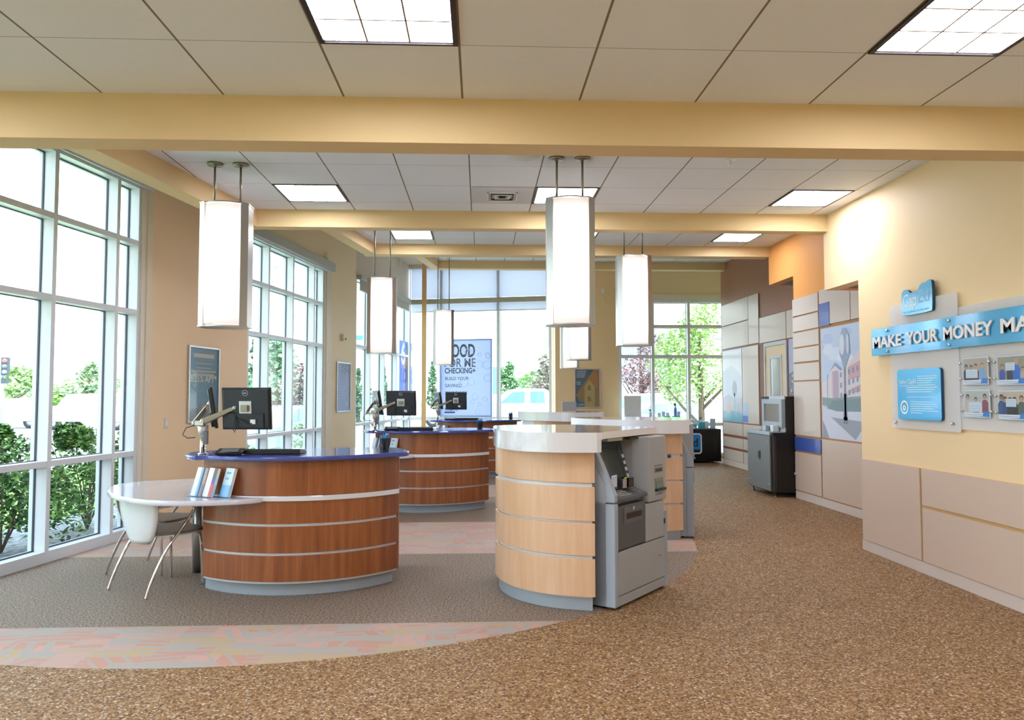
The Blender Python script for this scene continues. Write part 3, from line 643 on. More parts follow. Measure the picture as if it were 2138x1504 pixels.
# ================================================================== CHAIRS
def chair(loc, rz, label):
    t = thing('armchair', label, 'chair', loc, rz, 'white plastic chairs with chrome frames')
    wp = M('white_shell', 'e4e8ec', .3, coat=.3)
    m_ = MB(); rows = []; NZ, NX = 12, 10
    for i in range(NZ+1):
        f = i/NZ; z = .375+.36*f; hw = .155+.11*math.sin(min(1, f*1.25)*PI/2); hw *= (1 if f < .86 else math.sqrt(max(.35, 1-((f-.86)/.17)**2)))
        hw *= (1 if f > .1 else .80+.2*math.sqrt(f/.1))
        for j in range(NX+1):
            u = -1+2*j/NX; x = u*hw; y = -.235+.055*u*u*.9-.03*f; rows.append((x, y, z))
    fs = [(i*(NX+1)+j, i*(NX+1)+j+1, (i+1)*(NX+1)+j+1, (i+1)*(NX+1)+j) for i in range(NZ) for j in range(NX)]
    m_.add(rows, fs, wp, True); o = brk = m_.build('backrest', t, world=False); s_ = o.modifiers.new('s', 'SOLIDIFY'); s_.thickness = .012; s_.offset = 0
    m_ = MB(); seat = chaikin([(-.22, -.2), (.22, -.2), (.24, .18), (.15, .26), (-.15, .26), (-.24, .18)], 2); m_.prism(seat, .435, .452, M('grey_seat', '8b8d8c', .4, coat=.2)); m_.build('seat', t, .006, world=False)
    m_ = MB(); m_.prism([(x*1.02, y*1.02) for x, y in seat], .424, .4345, wp); m_.build('seat_pan', t, .004, world=False)
    for s_ in (-1, 1):
        m_ = MB(); P = [(s_*.215, -.20, .652), (s_*.24, -.10, .662), (s_*.262, .0, .664), (s_*.272, .07, .652), (s_*.272, .085, .625), (s_*.268, .06, .58), (s_*.262, -.02, .47), (s_*.258, -.12, .36), (s_*.256, -.20, .22), (s_*.256, -.26, .09), (s_*.258, -.29, .0)]
        m_.tube([(p[0], p[1], p[2]) for p in chaik3(P)], .0105, chrome, 10); m_.build('rear_leg', t, world=False)
        m_ = MB(); P = [(s_*.20, .16, .425), (s_*.205, .185, .40), (s_*.212, .20, .2), (s_*.215, .205, .0)]; m_.tube(chaik3(P), .0105, chrome, 10); m_.build('front_leg', t, world=False)
    m_ = MB(); m_.tube([(-.26, -.06, .424), (.26, -.06, .424)], .009, chrome, 8); m_.tube([(-.2, .165, .414), (.2, .165, .414)], .009, chrome, 8); m_.build('cross_bar', t, world=False)
    m_ = MB()
    for x, z in ((-.205, .652), (.205, .652), (-.15, .46), (.15, .46)): m_.lathe([(.008, -.002), (.008, .003), (0, .004)], (0, 0, 0), dark, 8, Matrix.Translation((x, -.205 if z > .6 else -.20, z)) @ Matrix.Rotation(PI/2, 4, 'X'))
    m_.build('screw', brk, world=False); return t
def chaik3(p, k=2):
    p = [Vector(q) for q in p]
    for _ in range(k):
        q = [p[0]]
        for a, b in zip(p, p[1:]): q += [a.lerp(b, .25), a.lerp(b, .75)]
        p = q+[p[-1]]
    return p
ch = chair((-2.50, 6.06, 0), math.radians(-36), 'white plastic chair turned away, in front at the near side table')
dup(ch, (-2.80, 6.66, 0), 'white plastic chair behind the near side table, by the window', rz=math.radians(-104))
dup(ch, (-2.50+.77, 6.06+3.92, 0), 'white plastic chair at the side table of the second desk', rz=math.radians(-30))

# ================================================================== MAPLE COUNTERS AND ATMS
AU = Vector((.6299, .7767, 0)); AB = Vector((-.7767, .6299, 0))     # along the machine's front, and into it
def maple_counter(label, rz=0):
    t = thing('maple_counter', label, 'counter', (.85, 5.92, 0), 0, 'white-topped maple counters')
    base = [(.149, 5.95), (.160, 5.82), (.190, 5.71), (.237, 5.60), (.30, 5.50), (.38, 5.42), (.46, 5.355), (.56, 5.30), (.66, 5.262), (.785, 5.232)]
    back = [(.775, 5.335), (.36, 5.675), (.82, 6.26), (.30, 6.42), (.17, 6.30)]
    def off(pts, d):
        o = []
        for i, p in enumerate(pts):
            a = Vector(pts[max(0, i-1)]); b = Vector(pts[min(len(pts)-1, i+1)]); n_ = Vector((b.y-a.y, a.x-b.x)).normalized(); q = Vector(p)+(n_*d)
            o.append((q.x, q.y))
        return o
    bs = chaikin(base, 2, False)
    MB().prism(bs+back, 0, .098, plinthm).build('plinth', t, .003)
    MB().prism(off(bs, .006)+back, .09, 1.11, alum).build('core', t)
    for z0, z1 in ((.10, .361), (.383, .607), (.623, .860), (.888, 1.106)):
        m_ = MB(); o = off(bs, .028); i_ = off(bs, .004)[::-1]; o[-1] = (.800, o[-1][1]); i_[0] = (.800, i_[0][1])
        m_.prism(o+i_, z0, z1, maple); m_.build('wood_panel', t, .003)
    fr = [(.105, 6.1), (.105, 5.85), (.135, 5.62), (.20, 5.40), (.30, 5.245), (.44, 5.15), (.60, 5.105), (.80, 5.095)]
    fs = chaikin(fr, 2, False)
    A = Vector((.942, 5.206, 0)); rr_ = [(.845, 5.12), (.86, 5.19)]
    e = A+AU*.86+AB*.10
    sl = MB(); sl.prism(fs+rr_+[(e.x, e.y), (e.x-.2, e.y+.25), (.8, 6.55), (.25, 6.5), (.12, 6.35)], 1.196, 1.245, whites, T=None)
    q0 = A+AB*.235; q1 = A+AB*.70; 
    sl.prism(fs+[(.835, 5.125), (.835, 5.19), (q0.x-.01, q0.y-.012), (q1.x, q1.y), (.82, 6.3), (.25, 6.5), (.12, 6.35)], 1.108, 1.196, whites); sl.build('white_slab', t)
    return t
mc = maple_counter('nearest maple counter with thick white top, in front of the first cash machine')
atm_l = M('atm_light', 'a6abaf', .4); atm_b = M('atm_bluegrey', 'a2aebb', .4); atm_d = M('atm_dark', '55585d', .45); atm_f = M('atm_fascia', '4b5462', .4)
def atm(label):
    t = thing('cash_machine', label, 'cash machine', (.942, 5.206, 0), 0, 'grey cash machines')
    # local frame: x along the front, y into the machine
    T = Matrix(((AU.x, AB.x, 0, .942), (AU.y, AB.y, 0, 5.206), (0, 0, 1, 0), (0, 0, 0, 1)))
    prof = lambda a: [(a[k][0], a[k][1]) for k in range(len(a))]
    side = [(.0, .02), (.0, .80), (.19, 1.18), (.70, 1.18), (.70, .02)]
    # rear housing
    hs = MB(); hm = M('atm_housing', 'aeb6c0', .4); hs.box(0, .84, .26, .70, .02, 1.09, hm, T); hs.box(0, .84, .075, .26, .02, .74, hm, T)
    hs.prism([(.075, .02), (.075, .86), (.20, 1.09), (.70, 1.09), (.70, .02)], .0, .042, hm, T=T, axis='x'); hs.build('housing', t)
    # left cheek with slanted head
    m_ = MB(); m_.prism([(.0, .745), (.0, .80), (.18, 1.17), (.70, 1.17), (.70, 1.095), (.205, 1.095), (.078, .865), (.078, .745)], -.006, .042, atm_b, T=T, axis='x'); m_.build('left_cheek', t, .008)
    m_ = MB(); m_.box(-.006, .048, .0, .078, .02, .738, atm_b, T); m_.build('left_post', t, .008)
    m_ = MB(); m_.box(.79, .846, .0, .078, .02, .60, atm_b, T); m_.build('right_post', t, .006)
    # fascia
    z0, z1, y0, y1 = .80, 1.165, .125, .235
    def slope(u, v): return (u, y0+(y1-y0)*v, z0+(z1-z0)*v)
    m_ = MB(); m_.prism([(y0, z0), (y1, z1), (y1+.05, z1), (y1+.05, z0-.03), (y0, z0-.03)], .043, .505, atm_f, T=T, axis='x'); fas = m_.build('fascia', t, .004)
    nrm = Vector((0, -(z1-z0), (y1-y0))).normalized()
    def sb(mb_, u0, u1, v0, v1, h0, h1, m__):
        c_ = []
        for h in (h0, h1):
            for u, v in ((u0, v0), (u1, v0), (u1, v1), (u0, v1)): c_.append(Vector(slope(u, v))+nrm*h)
        mb_.add(c_, [(3, 2, 1, 0), (4, 5, 6, 7), (0, 1, 5, 4), (1, 2, 6, 5), (2, 3, 7, 6), (3, 0, 4, 7)], m__, False, T)
    m_ = MB(); sb(m_, .085, .44, .16, .86, .0005, .004, M('screen_surround', '2e343e', .4)); m_.build('screen_surround', fas)
    m_ = MB(); sb(m_, .10, .425, .19, .83, .004, .006, M('atm_screen', '3b4138', .12)); m_.build('screen', fas)
    m_ = MB()
    for k in range(4): sb(m_, .462, .485, .22+k*.13, .29+k*.13, .0005, .008, white)
    m_.build('function_key', fas)
    m_ = MB(); sb(m_, .075, .14, .91, .945, .0005, .002, M('maker_badge', 'b5a98f', .4)); m_.build('badge', fas)
    # keypad shelf
    m_ = MB(); m_.prism([(.0, .745), (.0, .772), (.125, .81), (.125, .745)], .043, .505, atm_d, T=T, axis='x'); shf = m_.build('keypad_shelf', t, .004)
    m_ = MB()
    for r in range(4):
        for c_ in range(4):
            u = .10+c_*.05; y = .022+r*.024; z = .772+y*.304+.0005; m_.box(u, u+.04, y, y+.016, z, z+.005, M('key_silver', 'c8c4b8', .3, .4), T)
    m_.build('keypad', shf); m_ = MB()
    for r in range(4): y = .022+r*.024; z = .772+y*.304+.0005; m_.box(.40, .49, y+.004, y+.018, z-.001, z+.004, _mc['key_silver'], T)
    m_.build('key_column', shf)
    m_ = MB(); m_.box(.10, .20, .09, .12, .825, .93, M('notice_blue', '4a4f8e', .4), T); m_.box(.112, .188, .088, .0905, .838, .922, paper, T)
    for k in range(6): m_.box(.118, .18, .0872, .0884, .845+k*.012, .849+k*.012, M('ink_grey', '8a8fa0', .5), T)
    m_.build('notice', t)
    m_ = MB(); m_.box(.25, .31, .07, .13, .82, .885, steel, T); m_.box(.32, .40, .06, .13, .825, .89, blackg, T); m_.box(.262, .30, .066, .07, .888, .898, M('yellow_tag', 'd8d23c', .5), T); m_.build('card_reader', t, .004)
    # right pillar
    m_ = MB(); m_.prism(chaikin_c([(.505, .125), (.54, .0), (.82, .0), (.846, .03), (.846, .45), (.505, .45)]), .69, 1.185, atm_l, T=T); pil = m_.build('right_pillar', t, .008)
    m_ = MB(); m_.box(.625, .765, -.002, .0, .905, .945, M('slot_frame', '7d786c', .4), T); m_.box(.64, .75, -.003, -.002, .915, .933, black, T); m_.build('receipt_slot', pil)
    m_ = MB(); m_.box(.625, .77, -.004, .0, .825, .865, M('label_olive', '8d8b78', .5), T); m_.box(.64, .765, -.012, .0, .785, .822, M('slot_green', '6f8f86', .4), T); m_.box(.63, .79, -.022, .0, .765, .784, black, T); m_.build('card_slot', pil, .002)
    m_ = MB()
    for k in range(5): m_.box(.64+k*.026, .655+k*.026, -.0015, -.0003, .735, .743, dark, T)
    for k in range(4): m_.box(.63+k*.034, .652+k*.034, -.0015, -.0003, .955, .964, dark, T)
    m_.build('small_marks', pil)
    # lower front
    m_ = MB(); m_.box(.05, .47, .004, .07, .41, .715, atm_d, T); dpp = m_.build('deposit_panel', t, .003)
    m_ = MB(); m_.box(.13, .42, -.002, .004, .585, .700, M('panel_lip', '5f6268', .4), T); m_.box(.165, .40, -.004, -.002, .615, .655, M('slot_brown', '2a1a10', .5), T); m_.lathe([(.016, 0), (.016, .002), (0, .003)], (0, 0, 0), steel, 12, T @ Matrix.Translation((.275, -.002, .68)) @ Matrix.Rotation(PI/2, 4, 'X')); m_.build('deposit_slot', dpp)
    m_ = MB(); m_.box(.474, .786, .002, .07, .405, .684, atm_l, T); m_.build('upper_door', t, .003)
    m_ = MB(); m_.box(.05, .786, .001, .07, .095, .397, atm_l, T); m_.build('lower_door', t, .003)
    m_ = MB(); m_.box(.05, .786, .003, .07, .022, .088, atm_l, T); m_.build('kick_plate', t, .003)
    m_ = MB(); m_.lathe([(.011, 0), (.011, .006), (.004, .008), (0, .008)], (0, 0, 0), chrome, 14, T @ Matrix.Translation((.706, .001, .275)) @ Matrix.Rotation(PI/2, 4, 'X')); m_.box(.785, .80, -.004, .004, .50, .54, black, T); m_.build('lock', t)
    m_ = MB()
    for u, y in ((.06, .12), (.76, .12), (.06, .62), (.76, .62)): m_.lathe([(.02, 0), (.02, .012), (.01, .012), (.01, .025)], (T @ Vector((u, y, 0))), black, 10)
    m_.build('feet', t)
    m_ = MB(); m_.box(.08, .30, .10, .20, 1.168, 1.19, M('lamp_housing', 'b4b9bb', .4), T); m_.box(.36, .50, .07, .12, 1.172, 1.184, darkm, T); m_.build('top_lamp', t)
    return t
def chaikin_c(p): return p
am = atm('nearest cash machine with sloping dark screen, beside the nearest maple counter')
# second and third counters
def off2(o, base, to, ang_):
    """where a copied thing lands when the pair is turned by ang_ about base and moved to 'to'"""
    v = Vector((o.location.x-base[0], o.location.y-base[1])); c_, s_ = math.cos(ang_), math.sin(ang_)
    return (to[0]+v.x*c_-v.y*s_, to[1]+v.x*s_+v.y*c_, o.location.z)
B0 = (.85, 5.92); TO2 = (1.88, 8.41); A2 = .40
mcb = dup(mc, off2(mc, B0, TO2, A2), 'second maple counter with thick white top, behind the nearest cash machine', rz=A2)
amb = dup(am, off2(am, B0, TO2, A2), 'second cash machine seen from its left side, behind the nearest one', rz=A2)
TO3 = (1.45, 12.0); mcc = dup(mc, off2(mc, B0, TO3, .6), 'farthest maple counter with white top, in front of the framed house poster', rz=.6)
# small blue button on the second counter, next to the machine pillar
# ================================================================== RIGHT-HAND WALLS: CLADDING, MURALS, DOOR
def cladding(name, label, X, Y0, Y1, z0, z1, panels, mat=lam, backmat=reveal):
    t = thing(name, label, 'wall panels', (X, (Y0+Y1)/2, 0))
    MB().box(X-.008, X-.001, Y0, Y1, z0, z1, backmat).build('backing', t)
    for p in panels:
        ya, yb, za, zb = p[:4]; m_ = p[4] if len(p) > 4 else mat; pr = p[5] if len(p) > 5 else .022
        MB().box(X-pr, X-.0085, min(ya, yb), max(ya, yb), za, zb, m_).build('panel', t, .002)
    return t
cladding('wall_cladding', 'low rosy panelling along the near golden wall', 3.74, 1.0, 7.165, .102, .882,
         [(7.16, 6.20, .105, .88, lam2), (6.17, 1.0, .577, .88, lam2), (6.17, 1.0, .105, .551, lam2)], backmat=M('light_reveal', 'cda871', .5))
cladding('wall_cladding', 'tall panelling with stacked panels around the clock mural', 4.64, 7.95, 10.80, .112, 2.915,
         [(9.965, 10.80, 2.66, 2.91), (9.965, 10.80, 2.43, 2.64), (9.965, 10.80, 2.20, 2.41), (9.965, 10.80, 1.98, 2.18), (9.965, 10.80, 1.715, 1.955), (9.965, 10.80, .925, 1.695),
          (9.965, 10.80, .70, .895, cobalt), (9.965, 10.80, .125, .675, lam2), (9.09, 9.93, 2.445, 2.93), (7.95, 9.07, 2.445, 2.93), (9.63, 9.93, 2.43, 2.74, cobalt, .027), (7.95, 8.85, .93, 2.40), (7.95, 9.93, .125, .905, lam2)])
cladding('wall_cladding', 'far panelling on the cocoa wall around the door', 5.35, 12.3, 16.20, .122, 2.99,
         [(14.58, 16.18, 3.015, 3.47), (14.58, 16.18, 2.51, 2.995), (14.02, 14.56, 2.51, 3.465), (12.75, 13.98, 2.49, 2.97), (11.5, 12.72, 2.49, 2.97),
          (14.06, 14.94, .94, 2.47), (14.96, 16.18, .665, .915), (13.85, 14.93, .665, .915), (14.96, 16.18, .40, .61), (13.85, 14.93, .40, .61), (14.96, 16.18, .125, .35), (13.85, 14.93, .125, .35)], backmat=M('cocoa_backing', '8a5638', .5))
def P(c, r=.35): return M('print_'+c, c, r, coat=.15)
# clock-post mural
t = thing('mural', 'large campus photo mural with a clock post, between pale panels', 'mural', (4.625, 8.94, .93))
T = RW(4.631, 9.93); W, Z0, Z1 = 1.06, .93, 2.40
mb = MB(); mb.box(0, W, 0, .008, Z0, Z1, P('b9cdec'), T); mb.build('sheet', t)
mb = MB(); y = -.0004
def pg(pts, c, dy=0): mb.poly([(x*W, y-dy, Z0+z*(Z1-Z0)) for x, z in pts], P(c), T)
rnd = random.Random(3)
for k in range(16):
    cx, cz, r = rnd.random(), .62+rnd.random()*.34, .05+rnd.random()*.07
    mb.poly([(W*min(.995, max(.005, cx+r*1.3*math.cos(a)*(.8+.3*rnd.random()))), y-.0001*k, Z0+(Z1-Z0)*min(.995, cz+r*.5*math.sin(a))) for a in [2*PI*i/12 for i in range(12)]], P(('cfdcf3', 'dbe4f5', 'a9c1e8')[k % 3]), T)
pg([(.02, .36), (.02, .50), (.22, .54), (.24, .60), (.38, .66), (.52, .60), (.62, .62), (.995, .78), (.995, .32), (.5, .30)], 'd9cfd4', .002)
pg([(.24, .60), (.38, .68), (.55, .62), (.52, .60), (.38, .65)], '7f93b5', .0022)
pg([(.34, .34), (.34, .60), (.44, .61), (.44, .33)], 'a9a3bd', .0022)
for (x0, z0, x1, z1) in ((.30, .36, .34, .60), (.44, .34, .47, .60), (.70, .52, .995, .66), (.70, .40, .995, .46)): pg([(x0, z0), (x0, z1-(.03 if x1-x0 > .1 else 0)), (x1, z1+(.02 if x1-x0 > .1 else 0)), (x1, z0+(.02 if x1-x0 > .1 else 0))], 'cf9fa8', .0024)
for i in range(5):
    for j in range(3):
        x0 = .5+i*.10; z0 = .36+j*.09+i*.012; pg([(x0, z0), (x0, z0+.045), (x0+.045, z0+.05), (x0+.045, z0+.005)], '7d90b2', .0026)
pg([(.02, .30), (.02, .37), (.3, .36), (.995, .38), (.995, .28), (.45, .26)], '7f9599', .0028)
pg([(.13, .26), (.3, .34), (.995, .36), (.995, .25), (.4, .245)], '6f8a8c', .003)
pg([(.02, .0), (.02, .30), (.13, .27), (.4, .245), (.995, .25), (.995, 0)], 'cfd3e6', .0032)
pg([(.02, 0), (.02, .16), (.10, .10), (.2, 0)], '8b94ad', .0034)
pg([(.25, .19), (.995, .17), (.995, .10), (.85, .01)], '8e96a6', .0034)
for x, w_, z0, z1, c in ((.62, .022, .17, .70, '76869f'), (.62, .045, .17, .40, '6f7f98'), (.62, .055, .14, .20, '6b7884'), (.17, .006, .28, .58, '71809c')): pg([(x-w_, z0), (x-w_, z1), (x+w_, z1), (x+w_, z0)], c, .0038)
pg([(.50, .75), (.56, .68), (.58, .64), (.66, .64), (.69, .68), (.76, .75), (.74, .90), (.66, .97), (.58, .97), (.52, .90)], '8fa0c0', .004)
mb.disc(.565*W, Z0+.83*(Z1-Z0), .085, y-.0042, P('d3dcea'), T, sx=.72, sz=1.6); mb.disc(.70*W, Z0+.83*(Z1-Z0), .085, y-.0042, P('c4d0e4'), T, sx=.42, sz=1.5)
mb.build('picture', t)
# second mural, far wall
t = thing('mural', 'pale blue photo mural at the far end of the cocoa wall', 'mural', (5.335, 15.5, .94))
T = RW(5.335, 16.18); W, Z0, Z1 = 1.2, .94, 2.47
mb = MB().box(0, W, 0, .006, Z0, Z1, P('c6cfe4'), T); mb.build('sheet', t); mb = MB()
pg([(.0, .0), (0, .14), (.4, .16), (.995, .12), (.995, 0)], '55a6c4', .001); pg([(0, .14), (0, .34), (.3, .38), (.6, .30), (.995, .34), (.995, .12)], 'b3b6c8', .0008)
pg([(0, .7), (0, .98), (.995, .98), (.995, .62), (.5, .78)], 'dfe4f2', .0008)
mb.disc(.62*W, Z0+.46*(Z1-Z0), .13, y-.0014, P('7c8ba1'), T, sx=1, sz=1.3); pg([(.60, .12), (.60, .4), (.64, .4), (.64, .12)], '8290a4', .0014)
pg([(.2, .12), (.2, .26), (.42, .28), (.42, .12)], 'c9a894', .0012); mb.build('picture', t)
t = thing('mural', 'narrow dusky photo strip to the right of the far door', 'mural', (5.335, 12.1, 1.5))
T = RW(5.335, 12.66); W, Z0, Z1 = 1.1, 1.50, 2.47
MB().box(0, W, 0, .006, Z0, Z1, P('a9b4da'), T).build('sheet', t); mb = MB(); pg([(0, 0), (0, .38), (.3, .46), (.6, .42), (.995, .5), (.995, 0)], '6f7a92', .001)
for k in range(40): mb.disc(rnd.random()*W*.96+.02, Z0+.02+rnd.random()*.38, .02, y-.0012-.00001*k, P(('c8ccd8', '545f78')[k % 2]), T, 8)
mb.build('picture', t)
t = thing('notice_sheet', 'small blue and white sheet on the far panelling beside the mural', 'notice', (5.325, 14.8, .95))
T = RW(5.3265, 14.94); MB().box(.0, .30, 0, .001, .955, 1.34, P('a8bfe8'), T).build('sheet', t); MB().box(.0, .29, -.0006, -.0001, .96, 1.09, P('3f74d0'), T).build('print', t)
# door in the far wall
d = MB(); T = RW(5.35, 13.76); frm = M('door_frame_grey', 'c9d0d8', .4)
d.box(0, .06, -.03, -.001, 0, 2.47, frm, T); d.box(.97, 1.03, -.03, -.001, 0, 2.47, frm, T); d.box(.06, .97, -.03, -.001, 2.40, 2.47, frm, T)
do = tag(d.build('door_1', bevel=.003), kind='structure')
MB().box(.065, .965, -.018, -.002, .01, 2.395, M('door_maple', 'e8cda2', .4), T).build('door_leaf', do)
mb = MB()
for q in ((.25, .30, 1.2, 2.22), (.76, .81, 1.2, 2.22), (.30, .76, 2.17, 2.22), (.30, .76, 1.2, 1.25)): mb.box(q[0], q[1], -.026, -.018, q[2], q[3], frm, T)
mb.build('vision_frame', do); MB().box(.30, .76, -.020, -.0185, 1.25, 2.17, M('door_pane', '9aa09c', .1), T).build('vision_pane', do)
mb = MB(); mb.box(.36, .42, -.0215, -.0205, 1.25, 2.12, M('pane_reflection', 'd6dde2', .2), T); mb.build('reflection_strip', do)  # pale strip painted on the pane as a reflection
mb = MB(); [mb.box(.058, .072, -.034, -.028, z, z+.12, nickel, T) for z in (.4, 1.35, 2.1)]; mb.build('hinge', do)

# ================================================================== NEAR GOLDEN WALL: DONOR DISPLAY
XW = 3.74
def stand(mb_, Yw, z, x0, T_=None, r=.012): mb_.lathe([(r, 0), (r, .018), (r*.7, .02), (0, .02)], (0, 0, 0), chrome, 14, Matrix.Translation((x0, Yw, z)) @ Matrix.Rotation(-PI/2, 4, 'Y'))
def board(label, Ya, Yb, za, zb, knobs, x=3.712):
    t = thing('acrylic_board', label, 'display board', (x, (Ya+Yb)/2, za))
    MB().prism(rrect(min(Ya, Yb), max(Ya, Yb), za, zb, .015), x, x+.006, frost, axis='x').build('board', t)
    mb_ = MB(); mb2 = []
    for Yk, zk in knobs:
        k_ = MB(); k_.lathe([(.012, 0), (.012, .018), (.008, .021), (0, .021)], (0, 0, 0), chrome, 14, Matrix.Translation((x+.001, Yk, zk)) @ Matrix.Rotation(-PI/2, 4, 'Y'))
        k_.lathe([(.007, 0), (.007, XW-x-.007)], (0, 0, 0), chrome, 8, Matrix.Translation((x+.0065, Yk, zk)) @ Matrix.Rotation(PI/2, 4, 'Y')); k_.build('standoff', t)
    return t
board('left frosted board behind the round-cornered logo and blue plaque', 6.57, 5.615, 1.21, 2.305, [(6.50, 1.26), (5.70, 1.275)], 3.706)
board('right frosted board behind the four photo frames', 5.70, 3.6, 1.235, 2.185, [(3.8, 1.275)], 3.716)
t = thing('letter_sign', 'long blue wall sign with raised white letters MAKE YOUR MONEY MA...', 'sign', (3.69, 5.2, 1.87))
T = RW(3.682, 6.85); L_ = 3.9
MB().prism(rrect(0, L_, 1.866, 2.112, .012), 0, .006, M('sign_blue', '56b6ea', .12, .2, coat=.6), T, axis='y').build('panel', t)
for wd, x0, x1 in (('MAKE', .05, .522), ('YOUR', .60, 1.04), ('MONEY', 1.112, 1.685), ('MATTER', 1.765, 2.52)):
    MB().text(wd, x0, 1.937, .142, -.012, M('letter_white', 'efeeee', .35), T, ext=.010, width=x1-x0, bold=.0035).build('lettering', t)
for x, z in ((.28, 2.085), (.28, 1.893), (1.17, 2.085), (1.17, 1.893), (2.1, 2.085), (2.1, 1.893)):
    k_ = MB(); k_.lathe([(.012, 0), (.012, .014), (0, .015)], (0, 0, 0), chrome, 12, T @ Matrix.Translation((x, 0, z)) @ Matrix.Rotation(PI/2, 4, 'X')); k_.lathe([(.007, 0), (.007, .05)], (0, 0, 0), chrome, 8, T @ Matrix.Translation((x, .007, z)) @ Matrix.Rotation(-PI/2, 4, 'X')); k_.build('standoff', t)
# logo block
t = thing('logo_sign', 'small blue CapEd logo block with bumpy top above the long sign', 'sign', (3.69, 6.1, 2.18))
T = RW(3.680, 6.33); out = [(.02, 0), (.425, 0), (.445, .02), (.445, .235), (.425, .262), (.385, .262), (.36, .245), (.33, .252), (.29, .243), (.265, .225), (.255, .195), (.20, .187), (.13, .188), (.105, .215), (.07, .228), (.03, .222), (.0, .195), (0, .02)]
out = chaikin([(x, z+2.186) for x, z in out], 1)
MB().prism(out, 0, .024, M('logo_edge', '1d4a72', .35), T, axis='y').build('block', t)
mb = MB(); mb.prism([(x, z) for x, z in out], -.0015, -.0002, M('logo_blue', '74c4f0', .15, .2, coat=.5), T, axis='y'); mb.build('face', t)
MB().text('Cap', .028, 2.262, .155, -.003, white, T, width=.20, bold=.001).build('lettering', t); MB().text('Ed', .255, 2.275, .155, -.003, M('logo_soft', '8fb9df', .3), T, width=.15, bold=.001).build('lettering', t)
MB().text('FOUNDATION', .03, 2.205, .026, -.003, M('logo_soft', '8fb9df'), T, width=.36).build('lettering', t)
mb = MB()
for x, z in ((.1, 2.22), (.35, 2.22), (.1, 2.33), (.38, 2.4)): mb.lathe([(.007, 0), (.007, .035)], (0, 0, 0), chrome, 8, T @ Matrix.Translation((x, .024, z)) @ Matrix.Rotation(-PI/2, 4, 'X'))
mb.build('spacer', t)
# blue plaque
t = thing('plaque', 'blue rounded plaque with white text and a round seal on the left board', 'plaque', (3.69, 6.1, 1.29))
T = RW(3.681, 6.425); mb = MB(); pl = rrect(0, .62, 1.291, 1.722, .03)
MB().prism(pl, 0, .022, _mc['logo_edge'], T, axis='y').build('block', t); MB().prism(pl, -.002, -.0002, M('plaque_blue', '4cb8f0', .15, .2, coat=.5), T, axis='y').build('face', t)
mb.text('Idaho CapEd', .035, 1.60, .055, -.003, white, T, width=.25); mb.text('FOUNDATION', .035, 1.575, .018, -.003, white, T, width=.25)
mb.build('lettering', t); mb = MB(); soft = M('text_white', 'd7effb', .4)
for k, (x0, x1) in enumerate(((.30, .57), (.30, .58), (.30, .52), (.30, .49), (.30, .55), (.14, .58), (.14, .54), (.14, .50))): mb.box(x0, x1, -.003, -.0021, 1.655-k*.0185, 1.661-k*.0185, soft, T)
for k, (x0, x1) in enumerate(((.19, .50), (.19, .57), (.19, .58), (.19, .52), (.19, .58), (.19, .36))): mb.box(x0, x1, -.003, -.0021, 1.44-k*.0185, 1.446-k*.0185, soft, T)
mb.box(.14, .54, -.003, -.0021, 1.483, 1.486, white, T); mb.build('text_lines', t)
mb = MB(); mb.disc(.10, 1.395, .06, -.0025, white, T, 24); mb.disc(.10, 1.395, .044, -.003, _mc['plaque_blue'], T, 20); mb.disc(.10, 1.39, .024, -.0033, white, T, 16); mb.poly([(.088, -.0036, 1.40), (.10, -.0036, 1.375), (.112, -.0036, 1.40)], _mc['plaque_blue'], T)
mb.build('seal', t)
mb = MB()
for x, z in ((.1, 1.35), (.5, 1.35), (.1, 1.66), (.5, 1.66)): mb.lathe([(.007, 0), (.007, .002)], (0, 0, 0), chrome, 8, T @ Matrix.Translation((x, .0222, z)) @ Matrix.Rotation(-PI/2, 4, 'X'))
mb.build('spacer', t)
